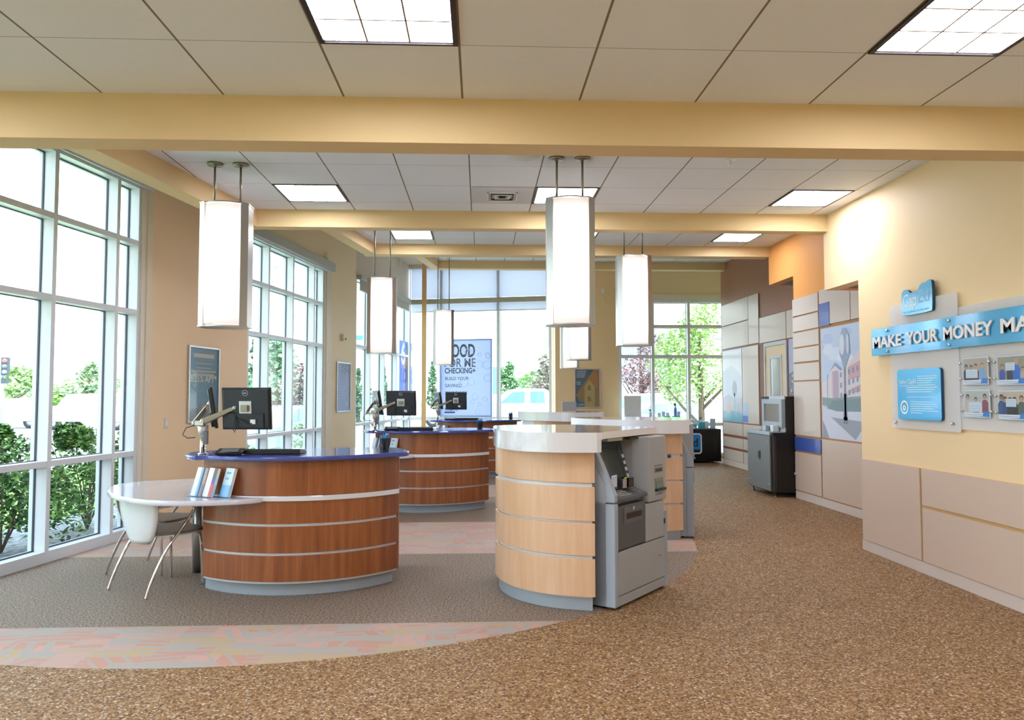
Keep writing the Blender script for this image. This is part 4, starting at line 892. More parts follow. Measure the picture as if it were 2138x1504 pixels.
# framed photographs of people with a big cheque
def photo(Y, z, label, bgc, people, chq):
    t = thing('photo_frame', label, 'photo frame', (3.69, Y, z), 0, 'clear photo frames on the right board'); T = RW(3.695, Y, z); w_, h_ = .29, .205
    MB().box(0, w_, 0, .004, 0, h_, paper, T).build('print_sheet', t)
    MB().box(-.012, w_+.012, -.006, -.002, -.008, h_+.008, clear, T).build('clear_cover', t)
    m_ = MB(); yy = -.0003; m_.box(.008, w_-.008, yy, -.0001, .035, h_-.008, P(bgc), T)
    for i, (x, s_, top, hair, skin) in enumerate(people):
        y1 = yy-.0002-.0001*i; c_ = .016*s_
        m_.poly([(x-.030*s_, y1, .036), (x-.032*s_, y1, .095*s_), (x-.014*s_, y1, .115*s_), (x+.014*s_, y1, .115*s_), (x+.032*s_, y1, .095*s_), (x+.030*s_, y1, .036)], P(top), T)
        m_.disc(x, .137*s_, c_*1.12, y1-.00003, P(hair), T, 12); m_.disc(x, .132*s_, c_*.85, y1-.00006, P(skin), T, 12)
    x0, x1, z0, z1 = chq; m_.box(x0, x1, -.0016, -.0012, z0, z1, P('e4e9ee'), T)
    for k in range(3): m_.box(x0+.01, x1-.012, -.0018, -.0016, z0+.01+k*.016, z0+.012+k*.016, P('aab3c4'), T)
    m_.box(.008, w_-.008, -.002, -.0017, .008, .033, paper, T); m_.box(.02, w_*.72, -.0022, -.002, .020, .024, P('a9adb5'), T)
    m_.poly([(.008, -.0023, .012), (w_-.008, -.0023, .006), (w_-.008, -.0023, .045), (w_*.76, -.0023, .045), (w_*.72, -.0023, .012)], P('3c82d4'), T); m_.build('photograph', t)
    for x, zz in ((-.018, .045), (-.018, .165), (w_+.018, .045), (w_+.018, .165)):
        k_ = MB(); k_.lathe([(.009, 0), (.009, .016), (0, .017)], (0, 0, 0), chrome, 12, T @ Matrix.Translation((x, .004, zz)) @ Matrix.Rotation(PI/2, 4, 'X')); k_.lathe([(.005, 0), (.005, .013)], (0, 0, 0), chrome, 8, T @ Matrix.Translation((x, .005, zz)) @ Matrix.Rotation(-PI/2, 4, 'X')); k_.build('standoff', t)
    return t
photo(5.556, 1.578, 'upper left photo frame: group in a shop holding a big cheque', 'c9b49c', [(.045, 1, '3a3136', '231c1c', 'b98a70'), (.10, .96, '4a3033', '2a1a18', 'caa084'), (.155, 1.02, '6a4448', '3a2620', 'd9ac92'), (.225, 1.05, '8fb2dc', 'b0763e', 'e0b294')], (.04, .175, .05, .115))
photo(5.176, 1.572, 'upper right photo frame: people in blue shirts holding a cheque', 'b09f84', [(.055, .95, '3b55a8', '6b5440', 'd0a088'), (.13, .98, '33363e', '3a2a22', 'cfa68a'), (.195, 1.18, '2f6fcc', 'b9b0a0', 'd8aa90'), (.255, .8, 'c9b7a8', '5a4030', 'd8aa90')], (.09, .18, .10, .155))
photo(5.548, 1.334, 'lower left photo frame: three people against a plain wall with a cheque', 'cfcabb', [(.045, 1.12, 'dcc0a6', '33241c', 'c9977a'), (.135, .98, '35392f', '2b1c18', 'd4a78c'), (.235, 1.14, 'a3555c', '3b2418', 'd19c82')], (.055, .205, .04, .115))
photo(5.172, 1.328, 'lower right photo frame: group standing round a table with a cheque', 'd9bfa2', [(.035, 1.15, '3d5a86', '3a2a22', 'b07a66'), (.07, 1.05, '34507c', '2a2020', 'c48f74'), (.12, 1.02, '2c2a2c', '6a4a3a', 'd8a88c'), (.165, 1.03, '2c2a2c', '241818', 'c8987c'), (.23, 1.1, '5c6a5c', '4a3626', 'd2a088')], (.08, .18, .09, .145))

# ================================================================== COIN MACHINE BY THE FAR WALL
t = thing('coin_machine', 'black self-service coin machine with grey front and small screen', 'kiosk', (4.45, 11.2, 0))
kg = M('kiosk_grey', '7f8486', .45, .3); kb = M('kiosk_black', '15120f', .5)
MB().box(4.262, 5.05, 10.70, 11.70, .07, .945, kb).build('lower_cabinet', t, .004); MB().box(4.462, 5.05, 10.70, 11.68, .945, 1.48, kb).build('upper_cabinet', t, .004)
MB().box(4.235, 4.262, 10.785, 11.70, .085, .90, kg).build('front_door', t, .004); MB().box(4.225, 4.47, 10.76, 11.71, .905, .955, M('kiosk_top', 'a4b3bf', .3, .4)).build('top_tray', t, .004)
MB().box(4.262, 4.30, 10.698, 10.70, .09, .90, M('kiosk_seam', '3a3633', .4)).build('side_trim', t)
mb = MB().box(4.230, 4.2349, 11.17, 11.25, .54, .64, black); mb.box(4.226, 4.230, 11.16, 11.18, .52, .66, darkm); mb.build('door_handle', t)
for yk, zk in ((10.84, .80), (10.84, .18), (11.64, .80), (11.64, .18)): MB().lathe([(.014, 0), (.014, .006), (0, .007)], (0, 0, 0), steel, 10, Matrix.Translation((4.2345, yk, zk)) @ Matrix.Rotation(-PI/2, 4, 'Y')).build('door_bolt', t)
sg = M('screen_bezel', 'a7b4bf', .35, .3)
mb = MB(); mb.box(4.40, 4.458, 10.73, 11.50, 1.02, 1.10, sg); mb.box(4.40, 4.458, 10.73, 11.50, 1.37, 1.44, sg); mb.box(4.40, 4.458, 10.73, 10.82, 1.10, 1.37, sg); mb.box(4.40, 4.458, 11.41, 11.50, 1.10, 1.37, sg); mb.build('screen_bezel', t)
MB().box(4.415, 4.45, 10.82, 11.41, 1.10, 1.37, M('kiosk_screen', '8d8a84', .15)).build('screen', t); MB().box(4.44, 4.461, 10.72, 11.3, 1.44, 1.49, M('pale_bracket', 'c9cfd6', .4)).build('top_bracket', t)
mb = MB(); mb.box(4.44, 4.461, 10.72, 11.6, .956, 1.02, _mc['pale_bracket']); mb.build('back_plate', t, .002)
MB().box(4.33, 4.42, 10.88, 11.0, .956, 1.05, white).build('coin_cup', t, .006); MB().box(4.36, 4.42, 11.25, 11.4, .956, 1.03, M('cup_silver', 'c4cad0', .3, .5)).build('coin_slot', t, .004)
mb = MB()
for x, y_ in ((4.30, 10.76), (4.30, 11.64), (5.0, 10.76), (5.0, 11.64)): mb.lathe([(.025, 0), (.025, .01), (.01, .012), (.01, .07)], (x, y_, 0), steel, 10)
mb.build('levelling_feet', t)
t.location = (t.location.x+.046, t.location.y+.115, 0)
tag(MB().lathe([(.03, 0), (.03, .05), (.012, .055), (.012, .07)], (0, 0, 0), M('valve_blue', '9fb4d4', .3), 10, Matrix.Translation((4.63, 10.812, .35)) @ Matrix.Rotation(PI/2, 4, 'X')).build('power_connector'), 'small pale plug on the black side of the coin machine', 'plug')
p = onz(1552, 989, 0); mb = MB().box(p.x-.03, p.x+.03, p.y-.02, p.y+.02, 0, .012, steel); tag(mb.build('floor_outlet', bevel=.003), 'tiny metal floor outlet before the far panelling', 'floor outlet')
tag(MB().box(4.9, 5.2, 12.5, 12.8, .0, .985, M('bin_taupe', '6b6358', .5)).build('waste_bin', bevel=.01), 'narrow taupe bin just visible behind the coin machine top', 'bin')

# ================================================================== BACK OF THE ROOM
t = thing('display_table', 'table under a black cloth with goods, by the far right window', 'table', (4.5, 16.9, 0))
clothm = M('black_cloth', '211e1c', .75); front = []
for k in range(61):
    x = 3.55+1.80*k/60; front.append((x, 16.40+.016*math.sin(k*1.3)*(.4+.6*math.sin(k*.37)**2)))
MB().box(3.57, 5.33, 16.43, 17.07, .70, .742, M('table_board', 'c8c4bc', .5)).build('tabletop', t)
MB().prism(front+[(5.35, 17.09), (3.55, 17.09)], .035, .748, clothm, smooth=True).build('table_cloth', t)
lg = MB(); TL = FWL(4.14, 16.378); lb = rrect(0, .77, .20, .64, .06, 5)
lb = [q for q in lb if q[1] < .6]+[(.60, .64), (.50, .612), (.40, .612), (.34, .64), (.08, .64), (.03, .63)]
lg = MB().prism(rrect(0, .77, .20, .66, .07, 5), 0, .004, white, TL, axis='y'); lg.build('logo_border', t); MB().prism(rrect(.028, .742, .235, .632, .05, 5), -.002, -.0001, M('banner_blue', '1f8fe0', .5), TL, axis='y').build('logo_field', t)
MB().box(.05, .72, -.003, -.0021, .238, .30, clothm, TL).build('logo_band', t)
MB().text('CapEd', .05, .37, .26, -.004, black, TL, width=.63, bold=.004).build('lettering', t)
def on_table(name, label, cat, x, y_, w_, d_, h_, m_, z=.749, group=None):
    return tag(MB().box(x-w_/2, x+w_/2, y_-d_/2, y_+d_/2, z, z+h_, m_).build(name, bevel=.004), label, cat, group)
cy = M('cyan_box', '4cc3da', .4)
on_table('gift_box', 'cyan gift box with a pale label at the front of the black table', 'box', 4.78, 16.72, .20, .14, .10, cy)
on_table('box_label', 'pale label card propped on the front cyan box', 'card', 4.80, 16.64, .09, .01, .05, paper)
on_table('gift_bag', 'plain cyan bag standing on the black table near its right half', 'bag', 5.02, 16.75, .14, .08, .15, cy)
on_table('leaflet_stand', 'white leaflet with blue heart at the right end of the black table', 'leaflet', 5.29, 16.80, .12, .02, .22, P('b6cbea'))
on_table('white_box', 'white carton between the cyan bag and the leaflet', 'box', 5.15, 16.9, .12, .12, .16, paper)
on_table('white_carton', 'wide white carton behind the front cyan box', 'box', 4.85, 17.0, .22, .12, .20, M('carton', 'e8edf2', .5))
def bottle(x, y_, z, label, c1, c2, h=.24):
    t_ = thing('spray_bottle', label, 'bottle', (x, y_, z), 0, 'bottles on the far tables'); MB().lathe([(.03, 0), (.034, .01), (.034, h*.6), (.014, h*.75), (.013, h*.85)], (x, y_, z), M('bt_'+c1, c1, .3), 14).build('body', t_); MB().box(x-.035, x+.015, y_-.012, y_+.012, z+h*.85, z+h, M('bt_'+c2, c2, .4)).build('nozzle', t_)
bottle(5.07, 16.98, .749, 'blue and white bottle behind the cyan bag', 'bcd0ea', '3a5aa8')
t = thing('console_table', 'pale grey console under the far right window', 'table', (3.9, 17.4, 0))
MB().box(3.36, 4.75, 17.12, 17.66, .93, .97, M('console_top', 'c3c6cc', .3, coat=.4)).build('tabletop', t, .003)
for x in (3.40, 4.68):
    for y_ in (17.16, 17.60): MB().box(x-.02, x+.02, y_-.02, y_+.02, 0, .93, steel).build('leg', t)
bottle(3.99, 17.35, .97, 'lone bottle on the grey console, beside the white card', 'c8d6ea', '222428', .20); bottle(4.58, 17.35, .97, 'tall blue bottle among the things on the grey console', '5f86cc', '2c3e70', .34)
on_table('sign_holder', 'blank white card standing at the left end of the grey console', 'sign', 3.585, 17.42, .40, .01, .52, paper, .97)
for k, (x, lb_) in enumerate(((4.33, 'left cyan tray on the grey console'), (4.56, 'right cyan tray on the grey console'))): on_table('tray', lb_, 'tray', x, 17.22, .15, .16, .05, cy, .97)
for k, x in enumerate((4.22, 4.32, 4.42, 4.68)): on_table('carton', ('small white carton at the left behind the cyan trays', 'second small carton behind the cyan trays', 'third small carton behind the cyan trays', 'rightmost small carton on the grey console')[k], 'box', x, 17.46, .07, .06, .12+.03*(k % 2), M('carton_blue', 'cfe0f2', .5) if k % 2 else paper, .97)
tag(MB().box(3.39, 3.47, 17.18, 17.3, .97, 1.05, M('frosty_box', 'e6e9ee', .4)).build('storage_box', bevel=.004), 'little white box at the far left edge of the grey console', 'box')
# grey backrest-like screen behind the farthest counter
p = onY(1178, 855, 17.0); tag(MB().box(1.87, 2.2, 17.0, 17.04, 0, 1.36, M('panel_grey', 'b3b6be', .5)).build('privacy_screen', bevel=.01), 'plain grey screen standing behind the farthest white-topped counter', 'screen')
# posters
def poster(name, label, T, x0, x1, z0, z1, paintf):
    t_ = thing(name, label, 'poster', T @ Vector(((x0+x1)/2, 0, z0)), group='silver-framed posters'); f_ = MB(); w_ = .025
    for q in ((x0, x0+w_, z0, z1), (x1-w_, x1, z0, z1), (x0+w_, x1-w_, z0, z0+w_), (x0+w_, x1-w_, z1-w_, z1)): f_.box(q[0], q[1], -.026, -.002, q[2], q[3], M('frame_silver', 'c9cdd2', .25, .8), T)
    f_.build('frame', t_, .003); g_ = MB(); g_.box(x0+w_, x1-w_, -.016, -.0145, z0+w_, z1-w_, clear, T); g_.build('cover', t_)
    s_ = MB(); a_ = MB(); paintf(s_, a_, T, x0+w_, x1-w_, z0+w_, z1-w_); sh_ = s_.build('poster_sheet', t_); a_.build('artwork', sh_); return t_
def lines(a, T, xc, w_, z, n_, dz, c, h=.012):
    for k in range(n_): a.box(xc-w_*(1-.15*(k % 3))/2, xc+w_*(1-.15*(k % 3))/2, -.0088, -.0082, z-k*dz, z-k*dz+h, P(c), T)
def pa(s_, a, T, x0, x1, z0, z1):
    s_.box(x0, x1, -.008, -.002, z0, z1, P('5f8494', .2), T); w_ = x1-x0; h = z1-z0; xc = (x0+x1)/2
    lines(a, T, xc, w_*.6, z0+h*.78, 2, .055, 'b9a78e', .014); lines(a, T, xc, w_*.85, z0+h*.67, 2, .045, 'c2ab8c', .02)
    a.text('5.25% APY*', x0+.03, z0+h*.53, .12, -.0085, P('d6c3a2'), T, width=w_-.06, bold=.002)
    rn = random.Random(7)
    for k in range(9):
        x = x0+w_*(.08+.105*k); hh = h*(.12+.2*rn.random()); a.poly([(x-.03, -.0083-.00005*k, z0+.03), (x-.045, -.0083-.00005*k, z0+.03+hh*.5), (x-.005, -.0083-.00005*k, z0+.03+hh), (x+.02, -.0083-.00005*k, z0+.03+hh*.6), (x+.035, -.0083-.00005*k, z0+.03)], P(('b98a6a', 'c98f60', '8f8a80')[k % 3]), T)
    a.poly([(x0, -.0092, z0), (x0, -.0092, z0+.10), (x0+w_*.3, -.0092, z0+.16), (x0+w_*.6, -.0092, z0+.07), (x1, -.0092, z0+.12), (x1, -.0092, z0)], P('6f6f62'), T)
    a.text('Saving', x0+w_*.1, z0+h*.86, .1, -.0085, P('c9bda4'), T, width=w_*.75) if False else lines(a, T, xc, w_*.7, z0+h*.87, 1, .05, 'c9bda4', .05)
poster('framed_poster', 'framed teal poster reading 5.25% APY on the wall between the tall windows', LW, 2.75, 3.48, 1.172, 2.117, pa)
def pb_(s_, a, T, x0, x1, z0, z1):
    s_.box(x0, x1, -.008, -.002, z0, z1, P('b7b3a0', .15), T); w_ = x1-x0; h = z1-z0; xc = (x0+x1)/2
    a.disc(x0+w_*.72, z0+h*.75, .07, -.0085, P('a9a9b4'), T, 16); a.disc(x0+w_*.72, z0+h*.75, .035, -.009, P('b7b3a0'), T, 16); lines(a, T, xc-.02, w_*.4, z0+h*.5, 7, .055, 'a5a3a0', .012); a.disc(x0+w_*.78, z0+h*.14, .05, -.0085, P('aab6c6'), T, 12)
poster('framed_poster', 'pale framed poster on the narrow wall under the small camera', LW, 7.82, 8.59, 1.185, 2.143, pb_)
def pc_(s_, a, T, x0, x1, z0, z1):
    s_.box(x0, x1, -.008, -.002, z0, z1, P('5c7486', .2), T); w_ = x1-x0; h = z1-z0
    a.poly([(x0, -.0082, z0+h*.30), (x0+w_*.75, -.0082, z1), (x1, -.0082, z1), (x1, -.0082, z0), (x0+w_*.1, -.0082, z0)], P('a8875a'), T)
    a.poly([(x0+w_*.38, -.0086, z0), (x0+w_*.38, -.0086, z0+h*.55), (x0+w_*.58, -.0086, z0+h*.72), (x0+w_*.80, -.0086, z0+h*.55), (x0+w_*.80, -.0086, z0)], P('cfb071'), T)
    a.poly([(x0+w_*.5, -.0084, z0+h*.72), (x0+w_*.78, -.0084, z0+h*.98), (x0+w_*.92, -.0084, z0+h*.8), (x0+w_*.92, -.0084, z0+h*.5)], P('c58a4e'), T)
    a.poly([(x0, -.0086, z0+h*.02), (x0, -.0086, z0+h*.3), (x0+w_*.1, -.0086, z0+h*.26), (x0+w_*.18, -.0086, z0)], P('3f7c9c'), T)
    a.box(x0+.01, x0+w_*.38, -.0092, -.0086, z0+.01, z0+h*.13, P('2f7fa8'), T); a.text('CapEd', x0+.03, z0+.04, .06, -.0095, white, T, width=w_*.3)
    a.text('B', x0+w_*.50, z0+h*.45, .16, -.009, P('5a5a4a'), T); a.text('B', x0+w_*.50, z0+h*.15, .16, -.009, P('5a5a4a'), T)
    for k in range(4): a.box(x0+.02, x0+w_*(.45-.02*k), -.0092, -.0086, z1-.05-k*.045, z1-.03-k*.045, P('c2d0da'), T)
    for k in range(2): a.box(x0+.02, x0+w_*.22, -.0092, -.0086, z1-.31-k*.045, z1-.29-k*.045, P('c2d0da'), T)
poster('framed_poster', 'framed blue and gold house poster on the far back wall', FWL(0, 17.8), 2.256, 2.887, 1.2, 2.144, pc_)
# big banner at the back glass
x0, z1 = bg(922, 712); x1, _ = bg(1026, 712); _, z0 = bg(975, 868)
t = thing('window_banner', 'large blue banner reading GOOD FOR ME CHECKING+ in the back window', 'banner', BG @ Vector(((x0+x1)/2, 0, z0))); W = x1-x0
f_ = MB()
for q in ((x0-.03, x0, z0-.03, z1+.03), (x1, x1+.03, z0-.03, z1+.03), (x0, x1, z0-.03, z0), (x0, x1, z1, z1+.03)): f_.box(q[0], q[1], -.08, -.04, q[2], q[3], M('frame_blue', '8fa9d8', .3, .3), BG)
f_.build('frame', t); MB().box(x0, x1, -.06, -.055, z0, z1, translucent('banner_sheet', 'd6e0f7', .0), BG).build('sheet', t); a = MB(); ink = M('banner_ink', '4c5566', .5)
def bt(s_, px0, px1, pyb, pyt, bold=.012, m_=ink):
    xa, zb = bg(px0, pyb); xb, _z = bg(px1, pyb); _x, zt = bg(px0, pyt); a.text(s_, xa, zb, (zt-zb)/.70, -.062, m_, BG, width=xb-xa, bold=bold)
bt('GOOD', 929, 993, 746, 720, .012); bt('FOR ME', 930, 994, 767, 749, .001); bt('CHECKING+', 930, 994, 780, 769, .005); bt('BUILD YOUR', 931, 980, 794, 787.5, .001); bt('SAVINGS', 931, 966, 809, 802, .001)
bt('WHILE YOU', 931, 976, 824, 817, .001); bt('CapEd', 930, 957, 858, 851, .001, M('banner_blueink', '3b7bd0', .4)); a.box(x0+.1, x0+.38, -.0625, -.0615, z0+.06, z0+.10, ink, BG); a.build('lettering', t)
a = MB(); rnd = random.Random(5)
for k in range(20):
    cx = x0+W*(.45+.5*rnd.random()); cz = z0+(z1-z0)*rnd.random()*.85+.08; r = .04+.07*rnd.random(); pts = [(cx+r*math.cos(2*PI*i/20), -.0612-.0003*(k % 3), cz+r*math.sin(2*PI*i/20)) for i in range(21)]
    a.tube([BG @ Vector(p_) for p_ in pts], .006, M('bubble', 'dbe7fc', .5), 4, cap=False)
a.build('bubble_print', t)
xa, za = lw(831, 710, .1); xb, _z = lw(858, 716, .1); _x, zb = lw(845, 832, .1)
t = thing('window_poster', 'tall blue poster reading 6 MONTH RATE LOCK in the corner side window', 'poster', LW @ Vector((xa, 0, zb)))
MB().box(xa, xb, .06, .065, zb, za, translucent('poster_blue', 'a4b8ee', .05), LW).build('sheet', t); a = MB()
H_ = za-zb; a.text('6', xa+.12, za-H_*.40, .75, .055, white, LW, width=.42, bold=.03); a.text('MONTH', xa+.6, za-H_*.27, .26, .055, white, LW, width=.85, bold=.01); a.text('RATE', xa+.6, za-H_*.41, .34, .055, white, LW, width=.85, bold=.015); a.text('LOCK', xa+.12, za-H_*.72, .5, .055, M('lock_blue', '4468c8', .4), LW, width=1.2, bold=.015); a.build('lettering', t)
a = MB()
for k in range(14): x = xa+(xb-xa)*(.25+.7*rnd.random()); z = zb+H_*rnd.random()*.6; a.poly([(x, .057-.0001*k, z), (x+.05, .057-.0001*k, z+.01), (x+.16, .057-.0001*k, z+.35), (x+.1, .057-.0001*k, z+.34)], M('flame_print', 'e2a483', .5), LW)
a.build('streak_print', t)
# small fixtures on the walls
x, z = lw(346, 884); t = thing('light_switch', 'white light switch on the sand wall left of the teal poster', 'switch', LW @ Vector((x, 0, z)))
MB().box(x-.037, x+.037, -.008, -.001, z-.06, z+.06, M('switch_plate', 'd9d2ca', .4), LW).build('plate', t, .003); MB().box(x-.014, x+.014, -.013, -.008, z-.03, z+.03, white, LW).build('rocker', t, .002)
x, z = lw(713, 705); t = thing('security_camera', 'small cream camera on the wall above the pale poster', 'camera', LW @ Vector((x, 0, z)))
MB().box(x-.05, x+.05, -.06, -.001, z-.06, z+.06, M('cream_plastic', 'd8c6a8', .5), LW).build('mount', t, .008); MB().lathe([(.025, 0), (.025, .05), (0, .052)], (0, 0, 0), black, 12, LW @ Matrix.Translation((x+.055, -.04, z-.02)) @ Matrix.Rotation(PI/2, 4, 'Y')).build('lens', t)
for px_, py_, lb_ in ((681, 534, 'tiny white sensor above the second blind box'), (833, 549, 'tiny white sensor high on the pale corner wall')):
    x, z = lw(px_, py_); tag(MB().box(x-.03, x+.03, -.04, -.001, z-.06, z+.06, white, LW).build('wall_sensor', bevel=.005), lb_, 'sensor')
p = onY(1258.5, 608, 17.8); t = thing('wall_box', 'small white box with a thin wire on the far back wall', 'junction box', (p.x, 17.79, p.z))
MB().box(p.x-.035, p.x+.035, 17.76, 17.799, p.z-.05, p.z+.05, white).build('box', t, .003); MB().tube([(p.x, 17.79, p.z-.05), (p.x+.01, 17.79, p.z-.2), (p.x+.08, 17.79, p.z-.32), (p.x+.16, 17.79, p.z-.36)], .004, white, 5).build('wire', t)
p = onY(1385.3, 962.4, 7.75)
tag(MB().lathe([(.02, 0), (.022, .006), (.016, .016), (0, .018)], (0, 0, 0), M('button_navy', '2c3468', .3), 16, Matrix.Translation((1.93, 7.585, .88)) @ Matrix.Rotation(PI/2, 4, 'X')).build('door_button'), 'round navy button on the second maple counter', 'button')
mb = MB()
mb.box(3.90, 4.80, 6.9, 7.0, 0, TOP, goldr); mb.box(7.9, 8, 16.2, 18.0, 0, TOP, gold); mb.box(4.8, 5.5, 9.9, 10.0, 0, TOP, cocoa); struct('wall_light_block', mb)  # unseen walls added to stop sky light leaking in behind the stepped walls
# ================================================================== OUTSIDE
GZ = -.16
def gplane(name, o0, o1, s0, s1, z, m_):
    return struct(name, MB().box(s0, s1, o0, o1, z-.3, z, m_, LW))
rockm = M('landscape_rock', '5c6470', .8, var=(14, '9aa2ac'), bump=(30, .8)); grassm = M('lawn_grass', '6f9a4a', .9, var=(3, '88ad5c'), bump=(90, .5))
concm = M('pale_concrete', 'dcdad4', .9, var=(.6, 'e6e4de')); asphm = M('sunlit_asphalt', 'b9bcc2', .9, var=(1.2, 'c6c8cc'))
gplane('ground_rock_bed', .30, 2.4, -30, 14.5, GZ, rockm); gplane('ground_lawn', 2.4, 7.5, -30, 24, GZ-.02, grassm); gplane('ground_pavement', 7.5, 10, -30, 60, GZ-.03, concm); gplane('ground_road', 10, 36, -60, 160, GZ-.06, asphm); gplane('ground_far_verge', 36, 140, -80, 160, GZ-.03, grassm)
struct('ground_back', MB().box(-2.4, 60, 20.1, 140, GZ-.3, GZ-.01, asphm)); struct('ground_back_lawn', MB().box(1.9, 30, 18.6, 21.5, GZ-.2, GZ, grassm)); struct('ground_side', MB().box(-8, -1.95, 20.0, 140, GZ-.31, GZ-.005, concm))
def leafcloud(mb_, blobs, n_, size, mats, rnd):
    for k in range(n_):
        c_, r = blobs[rnd.randrange(len(blobs))]
        u, v, w_ = rnd.gauss(0, 1), rnd.gauss(0, 1), rnd.gauss(0, 1); L_ = math.sqrt(u*u+v*v+w_*w_)+1e-6; rr_ = (.62+.38*rnd.random())
        p_ = Vector((c_[0]+u/L_*r[0]*rr_, c_[1]+v/L_*r[1]*rr_, c_[2]+w_/L_*r[2]*rr_))
        a_ = Vector((rnd.uniform(-1, 1), rnd.uniform(-1, 1), rnd.uniform(-.6, .6))).normalized(); b_ = a_.cross(Vector((rnd.uniform(-1, 1), rnd.uniform(-1, 1), 1))).normalized(); s_ = size*rnd.uniform(.6, 1.3)
        mb_.add([p_-a_*s_, p_+b_*s_*.55, p_+a_*s_, p_-b_*s_*.55], [(0, 1, 2, 3)], mats[rnd.randrange(len(mats))])
def lmat(c): return M('leaf_'+c, c, .6)
GR = ['6f9a45', '8db95a', '557d3a', 'a8cc74']; PU = ['7a4a50', '9c6a6c', '5a4a4c', '6c6a52']; EV = ['4c7a52', '3c6546', '649068']; BU = ['35602c', '4b7c38', '6a9a4c', '2a4a26', '8db56a']; PL = ['a9c488', '8fb072', 'bfd29c']
def tree(name, label, loc, h, r, cols, n_=1500, seed=1, size=.14, trunk=.12, low=.35, group=None, cat='tree'):
    rnd_ = random.Random(seed); t = thing(name, label, cat, loc, 0, group)
    m_ = MB(); x, y_, z = loc; m_.tube([(x, y_, z), (x+.05*h/6, y_, z+h*low*.7), (x, y_, z+h*.75)], [trunk, trunk*.8, trunk*.3], M('bark', '6e5e50', .9), 8)
    for k in range(6):
        a_ = k*1.05+seed; zz = z+h*(low*.55+.05*k); m_.tube([(x, y_, zz), (x+math.cos(a_)*r*.35, y_+math.sin(a_)*r*.35, zz+h*.13), (x+math.cos(a_)*r*.7, y_+math.sin(a_)*r*.7, zz+h*.28)], [trunk*.45, trunk*.3, trunk*.12], _mc['bark'], 6)
    m_.build('trunk', t); bl = []
    for k in range(9): a_ = rnd_.random()*6.28; f = rnd_.random(); rr_ = r*(1-abs(f-.35)*.9); bl.append(((x+math.cos(a_)*rr_*.45, y_+math.sin(a_)*rr_*.45, z+h*(low+(1-low)*(.08+.80*f))), (rr_*.6, rr_*.6, h*(1-low)*.2)))
    bl.append(((x, y_, z+h*(low+.35*(1-low))), (r*.8, r*.8, h*(1-low)*.36))); m_ = MB(); leafcloud(m_, bl, n_, size, [lmat(c) for c in cols], rnd_); m_.build('foliage', t); return t
def conifer(label, loc, h, r, seed=1, n_=900, size=.16, group=None):
    rnd_ = random.Random(seed); t = thing('conifer', label, 'tree', loc, 0, group); x, y_, z = loc; MB().tube([(x, y_, z), (x, y_, z+h*.9)], [.12, .03], M('bark', '6e5e50', .9), 6).build('trunk', t); m_ = MB()
    bl = [((x, y_, z+h*(.12+.84*k/7)), (r*(1-k/8.2), r*(1-k/8.2), h*.09)) for k in range(8)]; leafcloud(m_, bl, n_, size, [lmat(c) for c in EV], rnd_); m_.build('foliage', t); return t
def at(px, py, Y): p_ = onY(px, py, Y); return p_
def ground_at(px, Y, z=GZ): p_ = onY(px, 830, Y); return (p_.x, Y, z)
# bushes in the rock bed
def bush(label, s_, o_, r, h, seed, n_=2600, size=.035, cols=BU):
    if cols is BU: n_ = int(n_*1.9)
    rnd_ = random.Random(seed); p_ = LW @ Vector((s_, o_, GZ)); t = thing('bush', label, 'bush', p_, 0, 'leafy bushes outside the tall windows'); m_ = MB()
    for k in range(14): a_ = rnd_.random()*6.28; m_.tube([p_, p_+Vector((math.cos(a_)*r*.3, math.sin(a_)*r*.3, h*.5)), p_+Vector((math.cos(a_)*r*.7, math.sin(a_)*r*.7, h*(.8+.3*rnd_.random())))], [.012, .008, .003], M('bark', '6e5e50', .9), 5)
    m_.build('branches', t); bl = [((p_.x+rnd_.uniform(-.5, .5)*r, p_.y+rnd_.uniform(-.5, .5)*r, p_.z+h*rnd_.uniform(.2, .85)), (r*.55, r*.55, h*.28)) for _ in range(9)]+[((p_.x, p_.y, p_.z+h*.5), (r*.9, r*.9, h*.45))]
    for k in range(5): bl.append(((p_.x+rnd_.uniform(-.7, .7)*r, p_.y+rnd_.uniform(-.7, .7)*r, p_.z+h*1.02), (.09, .09, .16)))
    m_ = MB(); leafcloud(m_, bl, n_, size, [lmat(c) for c in cols], rnd_); m_.build('foliage', t)
bush('bright leafy bush outside the nearest window, left pane', -.2, 1.55, .72, 1.08, 1, 3200); bush('dark leafy bush outside the nearest window, middle pane', 1.55, 1.35, .80, 1.18, 2, 3600); bush('leafy bush outside the nearest window by its far jamb', 2.95, 1.4, .7, 1.12, 3, 2600)
bush('small bush outside the second window, left panes', 5.6, 1.6, .6, .75, 4, 1500, .04, ['8fae86', '6d9460', 'a9c49a']); bush('small bush outside the second window, middle panes', 7.4, 1.8, .6, .7, 5, 1400, .04, ['7c9c70', '5f8552', 'a0bd90']); bush('pale shrub outside the corner side window', 12.2, 2.0, .8, .8, 6, 1400, .05, ['a9c4a0', '86a884', 'c3d4b8'])
